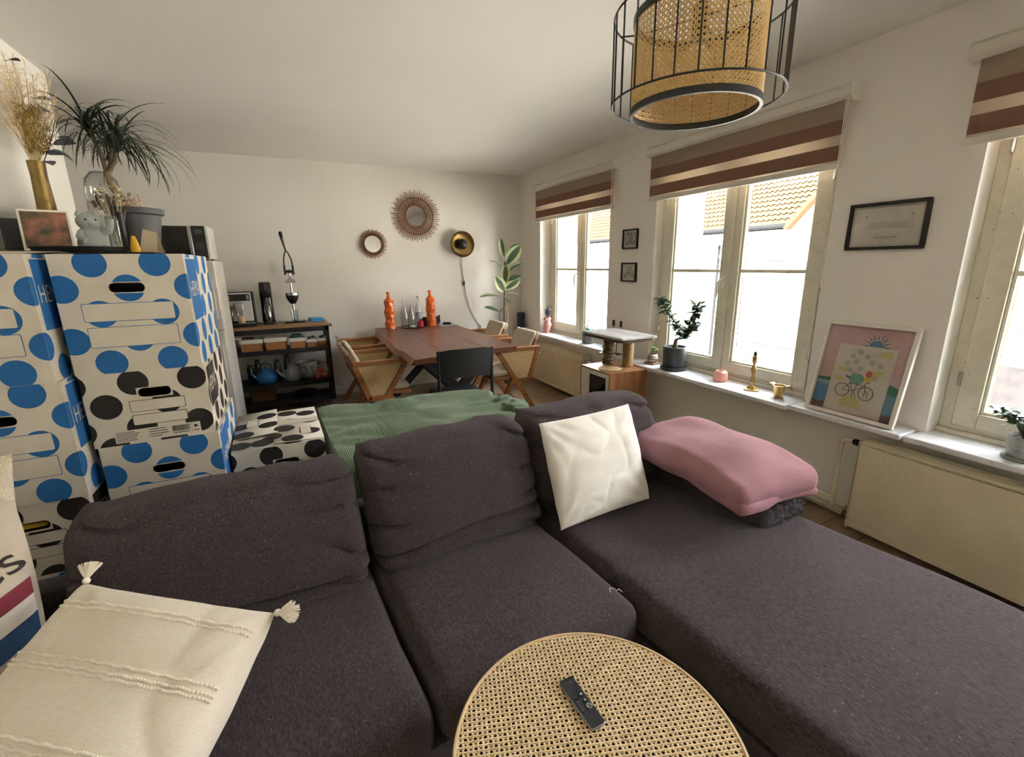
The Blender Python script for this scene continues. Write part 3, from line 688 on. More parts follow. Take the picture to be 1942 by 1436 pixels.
MB().tube([(0.215 * math.cos(2 * PI * i / 40), 0.215 * math.sin(2 * PI * i / 40), 0.28) for i in range(40)], 0.006, 8, closed=True).build('ring_brace', RIM, tb)

rq = [onz(*p, TZ + 0.006) for p in ((1071, 1288), (1137, 1381))]
rd_ = rq[0] - rq[1]; RL = 0.128; RW = 0.0375
rm = thing('remote_control', 'slim black remote control on the cane table', 'remote', (rq[0] + rq[1]) / 2 * 1.0, math.atan2(rd_.y, rd_.x) - PI / 2)
rm.location.z = TZ + 0.0028
bdy = MB()
def rr_pts(w, h, r, n=6):
    out = []
    for (sx, sy, a0) in ((1, 1, 0), (-1, 1, PI / 2), (-1, -1, PI), (1, -1, 3 * PI / 2)):
        for i in range(n + 1): t = a0 + PI / 2 * i / n; out.append((sx * (w / 2 - r) + r * math.cos(t), sy * (h / 2 - r) + r * math.sin(t)))
    return out
bdy.prism(rr_pts(RW, RL, 0.006), 0, 0.0062, lambda a, c, d: (a, c, d)); bdy.build('edge', M('silver_edge', '#b9b9b9', 0.3, metal=0.9), rm, bevel=0.0008)
MB().prism(rr_pts(RW - 0.0016, RL - 0.0016, 0.0055), 0.0058, 0.0068, lambda a, c, d: (a, c, d)).prism(rr_pts(RW - 0.0016, RL * 0.42, 0.0052), 0.0066, 0.0071, lambda a, c, d: (a, c + RL * 0.28, d)).build('face', M('remote_glass', (0.012, 0.013, 0.016), 0.35), rm)
BTN = M('remote_button', (0.006, 0.006, 0.007), 0.5); LBL = M('remote_print', '#e8e8e8', 0.6)
def disc(x, y, r, z0, z1, nm, mt, sy=1.0):
    o_ = MB().prism([(x + r * math.cos(2 * PI * i / 24), y + r * sy * math.sin(2 * PI * i / 24)) for i in range(24)], z0, z1, lambda a, c, d: (a, c, d)).build(nm, mt, rm); return o_
rows = (0.014, -0.002, -0.018)
q_ = [disc(-0.009, rows[0], 0.0062, 0.0066, 0.0078, 'button', BTN), disc(0.009, rows[0], 0.0062, 0.0066, 0.0078, 'button', BTN), disc(0.009, rows[1], 0.0062, 0.0066, 0.0078, 'button', BTN), disc(0.009, rows[2], 0.0062, 0.0066, 0.0078, 'button', BTN)]
q_.append(MB().prism(rr_pts(0.0125, 0.0285, 0.006), 0.0066, 0.0078, lambda a, c, d: (a - 0.009, c - 0.010, d)).build('volume_button', BTN, rm))
rg = MB().tube([(0.009 + 0.0058 * math.cos(2 * PI * i / 28), -0.018 + 0.0058 * math.sin(2 * PI * i / 28), 0.0078) for i in range(28)], 0.0006, 6, closed=True); rg.build('white_ring', LBL, rm)
pr = MB(); fl_ = lambda ox, oy: (lambda a, c: Vector((a + ox, c + oy, 0.00785)))
add_text(pr, 'MENU', 0.0032, fl_(0.009, rows[2])); add_text(pr, '+', 0.006, fl_(-0.009, 0.0)); add_text(pr, '-', 0.006, fl_(-0.009, -0.018))
pr.flat([(0.0065, rows[0] - 0.0016), (0.0115, rows[0] - 0.0016), (0.0115, rows[0] + 0.0016), (0.0065, rows[0] + 0.0016)], lambda a, c: Vector((a, c, 0.00785)))
pr.flat(circle(0.009, rows[1], 0.0017, 12), lambda a, c: Vector((a, c, 0.00785)))
pr.build('print', LBL, rm, fix=False)

# ================================================================== pendant lamp
LC = Vector((1.117, 1.10, 0)); LZ = 1.92
lp = thing('pendant_lamp', 'pendant lamp with cane drum shade inside a black wire cage', 'lamp', (LC.x, LC.y, ZC))
RI, RO = 0.174, 0.232; z0_ = LZ - ZC; SH = 0.235
cyl = lambda u, v, h: Vector(((RI + h) * math.cos(u / RI), (RI + h) * math.sin(u / RI), z0_ + SH / 2 + v))
PX = PI * RI
def rect_clip(p, d):
    t0, t1 = -1e9, 1e9
    for i, lim in ((0, PX), (1, SH / 2)):
        if abs(d[i]) < 1e-9:
            if abs(p[i]) > lim: return []
        else:
            a, b_ = sorted(((-lim - p[i]) / d[i], (lim - p[i]) / d[i])); t0 = max(t0, a); t1 = min(t1, b_)
    return [(t0, t1)] if t1 - t0 > 0.001 else []
LCANE = M('lamp_cane', '#e6c988', 0.5, c2='#cfa862', vs=60)
cs = MB(); weave(cs, rect_clip, cyl, 2 * PX / 78, 0.0028, 0.0026, 0.8, 0.012)
tag(cs.build('cane_shade', LCANE, lp, fix=False, smooth=0), 'honey coloured cane webbing drum', kind='stuff')
for zz in (z0_, z0_ + SH):
    MB().lathe([(RI - 0.004, zz - 0.006), (RI + 0.005, zz - 0.006), (RI + 0.005, zz + 0.012), (RI - 0.004, zz + 0.012), (RI - 0.004, zz - 0.006)], 72).build('shade_band', BLACK, lp)
cz0, cz1 = 1.945 - ZC, 2.165 - ZC
for zz in (cz0, cz1): MB().tube([(RO * math.cos(2 * PI * i / 72), RO * math.sin(2 * PI * i / 72), zz) for i in range(72)], 0.0028, 8, closed=True).build('cage_ring', BLACK, lp)
for i in range(26):
    t = 2 * PI * i / 26 + 0.07; MB().tube([(RO * math.cos(t), RO * math.sin(t), cz0), (RO * math.cos(t), RO * math.sin(t), cz1)], 0.0024, 6).build('cage_bar', BLACK, lp)
for i in range(4):
    t = 2 * PI * i / 4 + 0.5
    MB().tube([(RO * math.cos(t), RO * math.sin(t), cz1), (RI * math.cos(t), RI * math.sin(t), z0_ + SH)], 0.0026, 6).build('cage_stay', BLACK, lp)
    MB().tube([(RI * math.cos(t), RI * math.sin(t), z0_ + SH), (0.02 * math.cos(t), 0.02 * math.sin(t), z0_ + SH - 0.0)], 0.0026, 6).build('shade_spoke', BLACK, lp)
MB().tube([(0, 0, z0_ + SH - 0.06), (0, 0, z0_ + SH + 0.03)], 0.02, 14).build('socket', BLACK, lp)
MB().tube([(0, 0, z0_ + SH + 0.02), (0, 0, -0.03)], 0.004, 8).build('flex', BLACK, lp)
MB().lathe([(0.055, -0.035), (0.055, -0.002), (0.05, 0)], 24).build('ceiling_rose', BLACK, lp)
MB().ball((0, 0, z0_ + SH - 0.10), 0.03, 12, (1, 1, 1.2)).build('bulb', M('bulb_glass', '#efe9dc', 0.2), lp)

# ================================================================== green blanket
GREEN = rib_mat('green_cord', '#5c764e', '#48603d', 34, 'X', 0.8, dist=0.006, mask=True)
gb = thing('green_blanket', 'sage green ribbed blanket draped behind the sofa down to the floor', 'blanket', (0.60, 2.40, 0), math.radians(3))
HX, HY, ZG, OV = 0.50, 0.40, 0.70, 0.66
def drape(u, v):
    sx = (u * 2 - 1) * (HX + OV); sy = (v * 2 - 1) * (HY + OV)
    ox = max(0, abs(sx) - HX); oy = max(0, abs(sy) - HY); d = math.hypot(ox, oy)
    x = math.copysign(min(abs(sx), HX), sx); y = math.copysign(min(abs(sy), HY), sy)
    r = 0.03; k = min(d / r, PI / 2) if d < r * PI / 2 else PI / 2
    outw = r * math.sin(k); dn = r * (1 - math.cos(k)) + max(0, d - r * PI / 2)
    cor = min(ox, oy)
    dirx = ox / d if d > 1e-6 else 0; diry = oy / d if d > 1e-6 else 0
    x += math.copysign(dirx * (outw + cor * 0.25), sx); y += math.copysign(diry * (outw + cor * 0.25), sy)
    if sx < -HX and oy < 0.02: x = -HX - 0.008
    elif d > 0.03:
        w = 0.028 * min(1, d * 4)
        t = noise.noise(Vector((sx * 6, sy * 6, 0.3)))
        x += math.copysign(dirx * w * (0.8 + t), sx); y += math.copysign(diry * w * (0.8 + t), sy)
        x += 0.012 * math.sin(sy * 31) * dirx; y += 0.012 * math.sin(sx * 27) * diry
    z = ZG - dn
    if d < 0.05:
        z += 0.016 * noise.noise(Vector((sx * 3.2, sy * 7, 1))) - 0.022 * (1 - abs(noise.noise(Vector((sx * 2.2 + 3, sy * 4.5, 7))))) ** 9 + 0.011 * math.sin(sy * 24 + 3 * sx + 1.5 * noise.noise(Vector((sx * 3, sy * 2, 4)))) * (0.4 + 0.6 * max(0, sx / HX)) 
    return Vector((max(x, -HX - 0.010), y, max(0.01, z)))
b = MB(); b.grid(drape, 96, 84); b.build('blanket_cloth', GREEN, gb, smooth=80, fix=False)
bn = MB()
def bunch(u, v):
    t = u * 2 * PI; ph = v * PI
    rad = 1 + 0.16 * math.sin(ph * 9 + 2.2 * math.sin(t)) + 0.12 * math.sin(ph * 17 + 3 * math.cos(t)) + 0.25 * noise.noise(Vector((math.cos(t) * 2, math.sin(t) * 2, v * 4)))
    return Vector((0.515 + 0.085 * rad * math.sin(ph) * math.cos(t), -0.07 - 0.26 * math.cos(ph) + 0.02 * math.sin(t * 2), 0.645 + 0.072 * rad * math.sin(ph) * math.sin(t)))
bn.grid(bunch, 48, 70, closeu=True); bn.build('bunched_fold', rib_mat('green_cord_plain', '#5c764e', '#48603d', 34, 'Y', 0.8, dist=0.006), gb, smooth=80)
# ================================================================== moving boxes
CARD = M('white_card', '#dcd5c7', 0.85, c2='#cfc7b6', vs=9, bump=0.06, bs=60)
CARDIN = M('kraft', '#6b5640', 0.9)
PBLUE = M('blue_print', '#1f6cb0', 0.75, c2='#1b62a2', vs=9)
PBLACK = M('black_print', '#1d1917', 0.75, c2='#251f1c', vs=9)
BW, BD = 0.385, 0.57
def dotlist(h, kind, span):
    out = []; k = -7
    while k < 16:
        s = 0.05 * BW + k * 0.0925
        if kind == 'blue': vv = (0.28, 0.71, 1.14) if k % 2 == 0 else (-0.14 + 0.215, 0.49, 0.91)
        else: vv = (0.15, 0.78) if k % 2 == 0 else (0.45, 1.05, -0.17)
        if kind == 'black': s = -0.08 * BW + k * 0.0925 
        for v in vv: out.append((s, v * h))
        k += 1
    return out
def moving_box(label, kind, loc, rz, h, banner=True, sticker=False, open_top=False):
    r = thing('moving_box', label, 'box', loc, rz, 'dotted moving boxes')
    ink = PBLUE if kind == 'blue' else PBLACK
    x0, x1 = -BW / 2, BW / 2
    c = MB(); c.box(x0, x1, 0, BD, 0, h)
    c.f = [f for i, f in enumerate(c.f) if i != 2]; c.m = c.m[:-1]          # front is cut separately, with its hand hole
    su0, su1, sv0, sv1 = (0.385, 0.66, 0.235, 0.315) if kind == 'blue' else (0.42, 0.69, 0.24, 0.365)
    sr = (sv1 - sv0) * h / 2; sc = ((su0 + su1) / 2 - 0.5) * BW; sw = (su1 - su0) * BW; sz = h * (1 - (sv0 + sv1) / 2)
    slot = [(sc + a, sz + b_) for a, b_ in rr_pts(sw, sr * 2, sr * 0.98, 6)]
    outer = [(x0, 0), (x1, 0), (x1, h), (x0, h)]
    allp = outer + slot
    tri = tessellate_polygon([[Vector((a, b_, 0)) for a, b_ in outer], [Vector((a, b_, 0)) for a, b_ in slot]])
    c.add([(a, 0, b_) for a, b_ in allp], [tuple(t) for t in tri])
    c.add([(a, 0, b_) for a, b_ in slot] + [(a, 0.006, b_) for a, b_ in slot], [(i, (i + 1) % len(slot), len(slot) + (i + 1) % len(slot), len(slot) + i) for i in range(len(slot))])
    c.build('carton', CARD, r, smooth=0)
    # printed dots run round the corner from the front to both sides
    p = MB()
    front = lambda e: (lambda a, b_: Vector((x0 + a, -e, h - b_)))
    rside = lambda e: (lambda a, b_: Vector((x1 + e, a - BW, h - b_)))
    lside = lambda e: (lambda a, b_: Vector((x0 - e, -a, h - b_)))
    s0, s1, t0, t1 = su0 * BW - 0.004, su1 * BW + 0.004, sv0 * h - 0.003, sv1 * h + 0.003
    for (s, v) in dotlist(h, kind, None):
        ci = circle(s, v, 0.0475)
        q = clip_rect(ci, 0, BW, 0, h)
        if len(q) > 2:
            if s + 0.0475 > s0 and s - 0.0475 < s1 and v + 0.0475 > t0 and v - 0.0475 < t1:
                for qq in (clip_rect(q, 0, BW, 0, t0), clip_rect(q, 0, BW, t1, h), clip_rect(q, s1, BW, t0, t1), clip_rect(q, 0, s0, t0, t1)):
                    if len(qq) > 2: p.flat(qq, front(0.0005))
            else: p.flat(q, front(0.0005))
        q = clip_rect(ci, BW, BW + BD, 0, h)
        if len(q) > 2: p.flat(q, rside(0.0005))
        q = clip_rect(ci, -BD, 0, 0, h)
        if len(q) > 2: p.flat(q, lside(0.0005))
    p.build('printed_dots', ink, r, fix=False)
    fields = ((0.16, 0.86, 0.40, 0.555), (0.165, 0.86, 0.60, 0.775)) if kind == 'blue' else ((0.335, 0.79, 0.40, 0.56), (0.335, 0.79, 0.60, 0.75))
    for (u0, u1, v0, v1) in fields:
        fo = MB(); w_ = (u1 - u0) * BW; hh = (v1 - v0) * h; um = (u0 + u1) / 2 * BW; vm = (v0 + v1) / 2 * h
        fo.flat([(um + a, vm + b_) for a, b_ in rr_pts(w_, hh, 0.006, 4)], front(0.0010), 1)
        fo.flat([(um + a, vm + b_) for a, b_ in rr_pts(w_ - 0.004, hh - 0.004, 0.005, 4)], front(0.0015), 0)
        fo.build('writing_field', [CARD, ink], r, fix=False)
    if banner:
        b0, b1 = (0.03, 0.60) if kind == 'blue' else (0.04, 0.66)
        ba = MB(); A0, A1 = BW + 0.025, BW + 0.235
        ba.flat([(A0, b0 * h), (A1, b0 * h), (A1, b1 * h), (A0, b1 * h)], rside(0.0010), 1)
        ba.flat([(A0 + 0.004, b0 * h + 0.004), (A1 - 0.004, b0 * h + 0.004), (A1 - 0.004, b1 * h - 0.004), (A0 + 0.004, b1 * h - 0.004)], rside(0.0015), 0)
        um = (A0 + A1) / 2; vm = (b0 + b1) / 2 * h
        add_text(ba, 'HEMA', 0.085, lambda a, b_: rside(0.0020)(um + a, vm - b_), 1, 0.80)
        ba.build('banner', [ink, CARD], r, fix=False)
    if sticker:
        st_ = MB(); S0, S1, V0, V1 = 0.17 * BW, 0.88 * BW, 0.80 * h, 0.97 * h
        st_.flat([(S0, V0), (S1, V0), (S1, V1), (S0, V1)], front(0.0018), 0)
        def ln(a0, a1, v, t): st_.flat([(a0, v), (a1, v), (a1, v + t), (a0, v + t)], front(0.0023), 1)
        for i in range(6): ln(S0 + 0.004, S0 + random.uniform(0.05, 0.09), V0 + 0.006 + i * 0.0068, 0.0022)
        for i in range(4): ln(S0 + 0.107, S0 + random.uniform(0.14, 0.17), V0 + 0.006 + i * 0.0095, 0.003)
        ln(S0 + 0.102, S0 + 0.1028, V0 + 0.003, 0.04); ln(S1 - 0.03, S1 - 0.0292, V0 + 0.003, 0.04)
        x_ = S0 + 0.18
        while x_ < S1 - 0.036:
            w_ = random.choice((0.0006, 0.001, 0.0016)); ln(x_, x_ + w_, V0 + 0.005, 0.024); x_ += w_ + random.choice((0.0008, 0.0012))
        ln(S0 + 0.182, S1 - 0.038, V0 + 0.033, 0.003)
        st_.flat(circle(S1 - 0.016, V0 + 0.016, 0.009, 3), front(0.0023), 1); ln(S1 - 0.026, S1 - 0.006, V0 + 0.032, 0.003)
        st_.build('product_sticker', [CARD, PBLACK], r, fix=False)
    return r
HB, HK = 0.424, 0.28
S1, S2, S3 = (-0.942, 2.04), (-0.522, 2.12), (-0.118, 2.242)
z = 0.0
moving_box('blue-dotted moving box under all others in the stack beside the black cabinet', 'blue', (S2[0], S2[1], z), 0, HB); z += HB
moving_box('blue-dotted moving box directly under the black-dotted box with the barcode', 'blue', (S2[0] + 0.005, S2[1], z), 0.0, HB); z += HB
moving_box('black-dotted moving box with barcode sticker, sandwiched between two blue-dotted boxes', 'black', (S2[0] - 0.004, S2[1] + 0.003, z), 0.01, HK, sticker=True); z += HK
moving_box('blue-dotted moving box topmost of its stack, right under the grey plant pot', 'blue', (S2[0] - 0.008, S2[1], z), 0.0, HB); z2top = z + HB
z = 0.0
moving_box('blue-dotted moving box under the black-dotted box with yellow in its hand hole', 'blue', (S1[0], S1[1], z), 0, HB); z += HB
yb = moving_box('black-dotted moving box with something yellow in its hand hole', 'black', (S1[0] + 0.006, S1[1] + 0.004, z), 0, HK); 
MB().box(-0.04, 0.06, 0.012, 0.07, HK * 0.655, HK * 0.72).build('yellow_cloth_inside', M('yellow_cloth', '#b9a21e', 0.8, c2='#8f7b10', vs=90), yb, bevel=0.004)
z += HK
moving_box('blue-dotted moving box standing on the one with yellow in its hand hole', 'blue', (S1[0] + 0.012, S1[1] - 0.004, z), 0, HB); z += HB
tp = moving_box('blue-dotted moving box topmost of the stack behind the striped cushion', 'blue', (S1[0], S1[1] + 0.002, z), 0, HB)
fl3 = MB().add([(-BW / 2, 0, HB + 0.001), (BW / 2, 0, HB + 0.001), (BW / 2, BD * 0.48, HB + 0.012), (-BW / 2, BD * 0.48, HB + 0.022)], [(0, 1, 2, 3)])
fl3.add([(-BW / 2, BD, HB + 0.001), (BW / 2, BD, HB + 0.001), (BW / 2, BD * 0.5, HB + 0.016), (-BW / 2, BD * 0.5, HB + 0.026)], [(0, 1, 2, 3)]); fl3.build('lid_flap', CARD, tp)
a3 = math.radians(1.5)
moving_box('blue-dotted moving box under the black-dotted box with folded-in flaps', 'blue', (S3[0], S3[1], 0), a3, HB)
b3 = moving_box('black-dotted moving box with folded-in flaps beside the green blanket', 'black', (S3[0], S3[1], HB), a3, HK)
# its four interlocked flaps
def flap(pts, zs_, dots, nm='flap', field=None):
    f = MB(); fn = lambda e: (lambda a, b_: Vector((-BW / 2 + a, b_, 0)) )
    # plane through the flap: height from bilinear of corner heights over the box top
    def zz(a, b_): 
        u, v = a / BW, b_ / BD; return HK + (zs_[0] * (1 - u) * (1 - v) + zs_[1] * u * (1 - v) + zs_[2] * u * v + zs_[3] * (1 - u) * v)
    f.flat(pts, lambda a, b_: Vector((-BW / 2 + a, b_, zz(a, b_))))
    o_ = f.build(nm, CARD, b3, fix=False)
    md = o_.modifiers.new('thick', 'SOLIDIFY'); md.thickness = 0.003; md.offset = -1
    d_ = MB(); xs_ = [p[0] for p in pts]; ysx = [p[1] for p in pts]
    for (a, b_) in dots:
        q = clip_rect(circle(a, b_, 0.0475), min(xs_), max(xs_), min(ysx), max(ysx))
        if len(q) > 2: d_.flat(q, lambda u, v: Vector((-BW / 2 + u, v, zz(u, v) + 0.0008)))
    d_.build('printed_dots', PBLACK, o_, fix=False)
    if field:
        g_ = MB(); u0, u1, v0, v1 = field
        g_.flat([(u0 - 0.003, v0), (u1 + 0.003, v0), (u1 + 0.003, v1), (u0 - 0.003, v1)], lambda u, v: Vector((-BW / 2 + u, v, zz(u, v) + 0.0014)), 1)
        g_.flat([(u0, v0), (u1, v0), (u1, v1), (u0, v1)], lambda u, v: Vector((-BW / 2 + u, v, zz(u, v) + 0.0020)), 0)
        g_.build('writing_field', [CARD, PBLACK], o_, fix=False)
dts = [(0.03, 0.07), (0.12, 0.07), (0.04, 0.20), (0.15, 0.30), (0.02, 0.34), (0.14, 0.46), (0.24, 0.50), (0.33, 0.46), (0.25, 0.34), (0.34, 0.30), (0.22, 0.20), (0.16, 0.10), (0.33, 0.12), (0.25, 0.04)]
flap([(0, 0), (BW, 0), (BW, 0.19), (0, 0.19)], (0.001, 0.001, 0.006, 0.004), dts)
flap([(0, 0.38), (BW, 0.38), (BW, BD), (0, BD)], (0.004, 0.004, 0.001, 0.001), dts)
flap([(0, 0.16), (0.19, 0.16), (0.19, BD), (0, BD)], (0.005, 0.030, 0.030, 0.005), dts, field=(0.05, 0.10, 0.32, 0.43))
flap([(0.17, 0.0), (BW, 0.0), (BW, 0.27), (0.17, 0.27)], (0.020, 0.008, 0.008, 0.022), dts, field=(0.29, 0.335, 0.08, 0.20))
# ================================================================== cabinet behind the boxes
KZ = 1.575
cb = thing('cabinet', 'tall black cabinet standing behind the stacked moving boxes', 'cabinet', (-0.835, 3.53, 0))
MB().box(-0.275, 0.275, -0.77, 0.77, 0.06, KZ - 0.03).build('body', BLACKM, cb, bevel=0.003)
MB().box(-0.28, 0.29, -0.79, 0.79, KZ - 0.03, KZ).build('top_board', BLACKM, cb, bevel=0.004)
MB().box(-0.25, 0.25, -0.74, 0.74, 0, 0.06).build('plinth', BLACKM, cb)
for k in range(2):
    d_ = MB().box(0.276, 0.288, -0.76 + k * 0.765, -0.005 + k * 0.765, 0.08, KZ - 0.04).build('door', BLACKM, cb, bevel=0.002)
    MB().tube([(0.293, -0.05 + k * 0.1, 0.8), (0.293, -0.05 + k * 0.1, 0.95)], 0.005, 8).build('handle', CHROME, d_)
tr = MB().lathe([(0.0, 0.0), (0.19, 0.0), (0.205, 0.006), (0.212, 0.028), (0.207, 0.028), (0.200, 0.010), (0.0, 0.008)], 48, mod=None)
tr.v = [(x * 1.0, y * 0.72, zz) for x, y, zz in tr.v]
tag(place(tr.build('tray', BLACK), (-0.855, 2.935, KZ)), 'black oval tray under the cat figurine', 'tray')
TT = KZ + 0.010
# photo in a white frame
pf = thing('photo_frame', 'small snapshot with white border propped beside the cat figurine', 'picture', (-0.945, 2.850, TT), rot=(math.radians(-14), 0, math.radians(14)))
MB().box(-0.085, 0.085, 0, 0.006, 0, 0.185).build('mount', WHITE, pf, bevel=0.001)
PH = M('snapshot', '#a06a58', 0.4, c2='#34422e', vs=17, sharp=0.14, detail=6)
MB().box(-0.076, 0.076, -0.0012, 0, 0.010, 0.175).build('photo_print', PH, pf)
MB().box(-0.01, 0.01, 0.005, 0.05, 0.0, 0.09).build('stand', BLACKM, pf)
# dark frame at the edge
o = thing('small_picture', 'narrow black picture frame standing by the brass vase', 'picture', (-1.055, 2.83, KZ), rot=(math.radians(-10), 0, math.radians(20)))
MB().box(-0.03, 0.06, 0, 0.015, 0, 0.15).build('frame', BLACK, o, bevel=0.002)
MB().box(-0.022, 0.052, -0.001, 0, 0.012, 0.138).build('picture_print', BLACKM, o)
# beckoning cat
CAT = M('grey_ceramic', '#aab0ac', 0.45, c2='#9aa19d', vs=5, coat=0.2)
ct = thing('cat_figurine', 'pale grey ceramic beckoning cat figurine on the tray', 'figurine', (-0.818, 2.955, TT), math.radians(25))
b = MB(); b.lathe([(0.0, 0), (0.050, 0), (0.058, 0.012), (0.060, 0.035), (0.052, 0.07), (0.042, 0.095), (0.030, 0.105), (0, 0.106)], 24); b.build('body', CAT, ct, smooth=80)
hd_ = MB().ball((0, -0.006, 0.135), 0.048, 18, (1.05, 0.92, 0.9)).build('head', CAT, ct, smooth=80)
for sx in (-1, 1): MB().lathe([(0.018, 0), (0.012, 0.016), (0.001, 0.034)], 10, (sx * 0.030, -0.004, 0.162)).build('ear', CAT, hd_, smooth=80)
MB().ball((0, -0.050, 0.125), 0.012, 10).build('muzzle', CAT, hd_)
for sx in (-1, 1): MB().ball((sx * 0.018, -0.046, 0.143), 0.0045, 8).build('eye', BLACK, hd_)
MB().tube([(0.040, -0.02, 0.085), (0.062, -0.035, 0.095), (0.070, -0.045, 0.125), (0.070, -0.050, 0.150)], [0.016, 0.016, 0.014, 0.016], 10).build('raised_paw', CAT, ct, smooth=80)
MB().tube([(-0.038, -0.02, 0.085), (-0.052, -0.045, 0.065), (-0.035, -0.062, 0.045)], [0.016, 0.015, 0.014], 10).build('resting_paw', CAT, ct, smooth=80)
for sx in (-1, 1): MB().ball((sx * 0.03, -0.050, 0.014), 0.018, 10, (1, 1.5, 0.8)).build('foot', CAT, ct, smooth=80)
MB().tube([(0.036 * math.cos(2 * PI * i / 24), 0.036 * math.sin(2 * PI * i / 24), 0.1) for i in range(24)], 0.005, 6, closed=True).build('collar', CAT, ct)

# ------------------------------------------------------------------ dried bouquet in a brass vase
bv = thing('brass_vase', 'tall hammered brass vase by the chimney breast', 'vase', (-1.005, 3.10, KZ))
MB().lathe([(0, 0), (0.040, 0), (0.041, 0.01), (0.037, 0.2), (0.031, 0.36), (0.033, 0.425), (0.030, 0.425), (0.028, 0.36), (0.033, 0.2), (0.035, 0.02), (0, 0.015)], 28).build('vase_body', M('aged_brass', (0.35, 0.24, 0.09), 0.38, metal=0.9, c2=(0.22, 0.15, 0.055), vs=12, bump=0.3, bs=50), bv, smooth=60)
db = thing('dried_bouquet', 'dried pampas bouquet with grey eucalyptus standing in the brass vase', 'bouquet', (-1.005, 3.10, KZ + 0.03))
PAMP = M('pampas', '#eddcb8', 1.0, c2='#d6bd8c', vs=40)
gr = MB(); gd = MB()
for i in range(70):
    a = random.uniform(0, 2 * PI); sp = random.uniform(0.05, 0.5); hgt = random.uniform(0.55, 0.86)
    tip = Vector((math.cos(a) * sp * 0.36, math.sin(a) * sp * 0.26, hgt)); mid = Vector((tip.x * 0.42, tip.y * 0.42, 0.40 + (hgt - 0.40) * 0.45)); st_ = Vector((math.cos(a) * 0.02, math.sin(a) * 0.02, 0.02))
    gr.tube([st_ * 0.7, Vector((math.cos(a) * 0.018, math.sin(a) * 0.018, 0.40)), mid, tip], 0.0011, 4)
    for j in range(16):
        t = 0.72 + 0.28 * j / 16; p0 = mid.lerp(tip, (t - 0.6) / 0.4) if t > 0.6 else mid
        d = Vector((random.gauss(0, 1), random.gauss(0, 1), random.gauss(0.9, 0.6))).normalized() * random.uniform(0.02, 0.05)
        gr.tube([p0, p0 + d], [0.0011, 0.0005], 3)
tag(gr.build('pampas_grass', PAMP, db, fix=False), kind='stuff')
for i in range(420):
    a = random.uniform(0, 2 * PI); q = random.random() ** 0.5; zz = 0.42 + random.random() * 0.20; rr_ = 0.055 * math.sin(min(1, (zz - 0.38) / 0.2) * PI * 0.7) + 0.01
    p0 = Vector((0.03 + math.cos(a) * rr_ * q, -0.02 + math.sin(a) * rr_ * q, zz)); gd.tube([p0, p0 + Vector((random.gauss(0, .5), random.gauss(0, .5), 1)).normalized() * 0.022], [0.0018, 0.0012], 4)
gd.tube([(0, 0, 0.05), (0.02, -0.01, 0.42)], 0.003, 5)
tag(gd.build('mustard_blossom', M('mustard', '#a98a32', 1.0, c2='#8a6d20', vs=40), db, fix=False), kind='stuff')
def leaf_mesh(name, L_, w, curl, mt, nseg=6, cup=0.15, tipw=0.0, two=None):
    b_ = MB()
    def g(u, v):
        t = v; ww = w * (math.sin(PI * min(1, t * 0.93 + 0.05)) ** 0.75) + tipw
        s_ = (u * 2 - 1); y = L_ * t
        return Vector((s_ * ww / 2, y * math.cos(curl * t), -L_ * math.sin(curl * t) * t * 0.6 + cup * abs(s_) * ww / 2))
    b_.grid(g, 4 if two else 2, nseg)
    if two:
        for i, f in enumerate(b_.f):
            cc = i % 4; b_.m[i] = 1 if (cc in (0, 3)) else 0
    me_o = b_.build(name, [mt, two] if two else mt, fix=False, smooth=80)
    me = me_o.data; bpy.data.objects.remove(me_o); return me
def add_leaf(me, parent, p, yaw, pitch, roll=0, s=1.0, name='leaf'):
    o_ = bpy.data.objects.new(name, me); col.objects.link(o_); o_.parent = parent; o_.location = p
    o_.rotation_euler = (pitch, roll, yaw); o_.scale = (s, s, s); return o_
EUC = leaf_mesh('leaf', 0.075, 0.05, 0.5, M('dried_leaf', '#7b7f8a', 0.8, c2='#4c4f58', vs=9))
for (x, y, zz, ya_, pi_) in ((0.07, -0.05, 0.42, -2.0, 0.3), (0.09, -0.03, 0.47, -1.4, 0.5), (0.11, -0.04, 0.50, -1.9, 0.1), (0.09, -0.06, 0.44, -1.2, -0.3), (0.12, -0.02, 0.56, -1.5, 0.7), (0.06, -0.06, 0.39, -2.6, -0.1), (0.05, -0.02, 0.66, -1.6, 0.3), (0.07, -0.03, 0.63, -2.4, -0.2), (-0.01, -0.03, 0.80, -2.0, 0.3)):
    add_leaf(EUC, db, (x, y, zz), ya_, pi_, random.uniform(-0.6, 0.6), random.uniform(0.9, 1.3))
MB().tube([(0.0, 0, 0.1), (0.04, -0.02, 0.40), (0.09, -0.03, 0.50), (0.12, -0.02, 0.60)], 0.002, 5).build('twig', M('twig', '#5a5048', 0.9), db)

# ------------------------------------------------------------------ glass vase with dried flowers, pepper mill, card, dome
gv = thing('glass_vase', 'small clear glass vase of dried white flowers behind the cat figurine', 'vase', (-0.735, 3.02, KZ))
MB().lathe([(0, 0.0), (0.034, 0.0), (0.036, 0.006), (0.036, 0.18), (0.033, 0.18), (0.033, 0.008), (0, 0.008)], 24).build('glass', BGLASS, gv)
fw = MB()
for i in range(26):
    a = random.uniform(0, 2 * PI); q = random.uniform(0.02, 0.09); tip = Vector((math.cos(a) * q, math.sin(a) * q, random.uniform(0.21, 0.33)))
    fw.tube([(0.01 * math.cos(a), 0.01 * math.sin(a), 0.01), tip * 0.55 + Vector((0, 0, 0.03)), tip], 0.0012, 4); fw.ball(tip, random.uniform(0.007, 0.014), 6, (1, 1, 0.7))
tag(fw.build('dried_flowers', M('dried_white', '#cfc3a4', 1.0, c2='#8d7d5a', vs=50), gv, fix=False), kind='stuff')
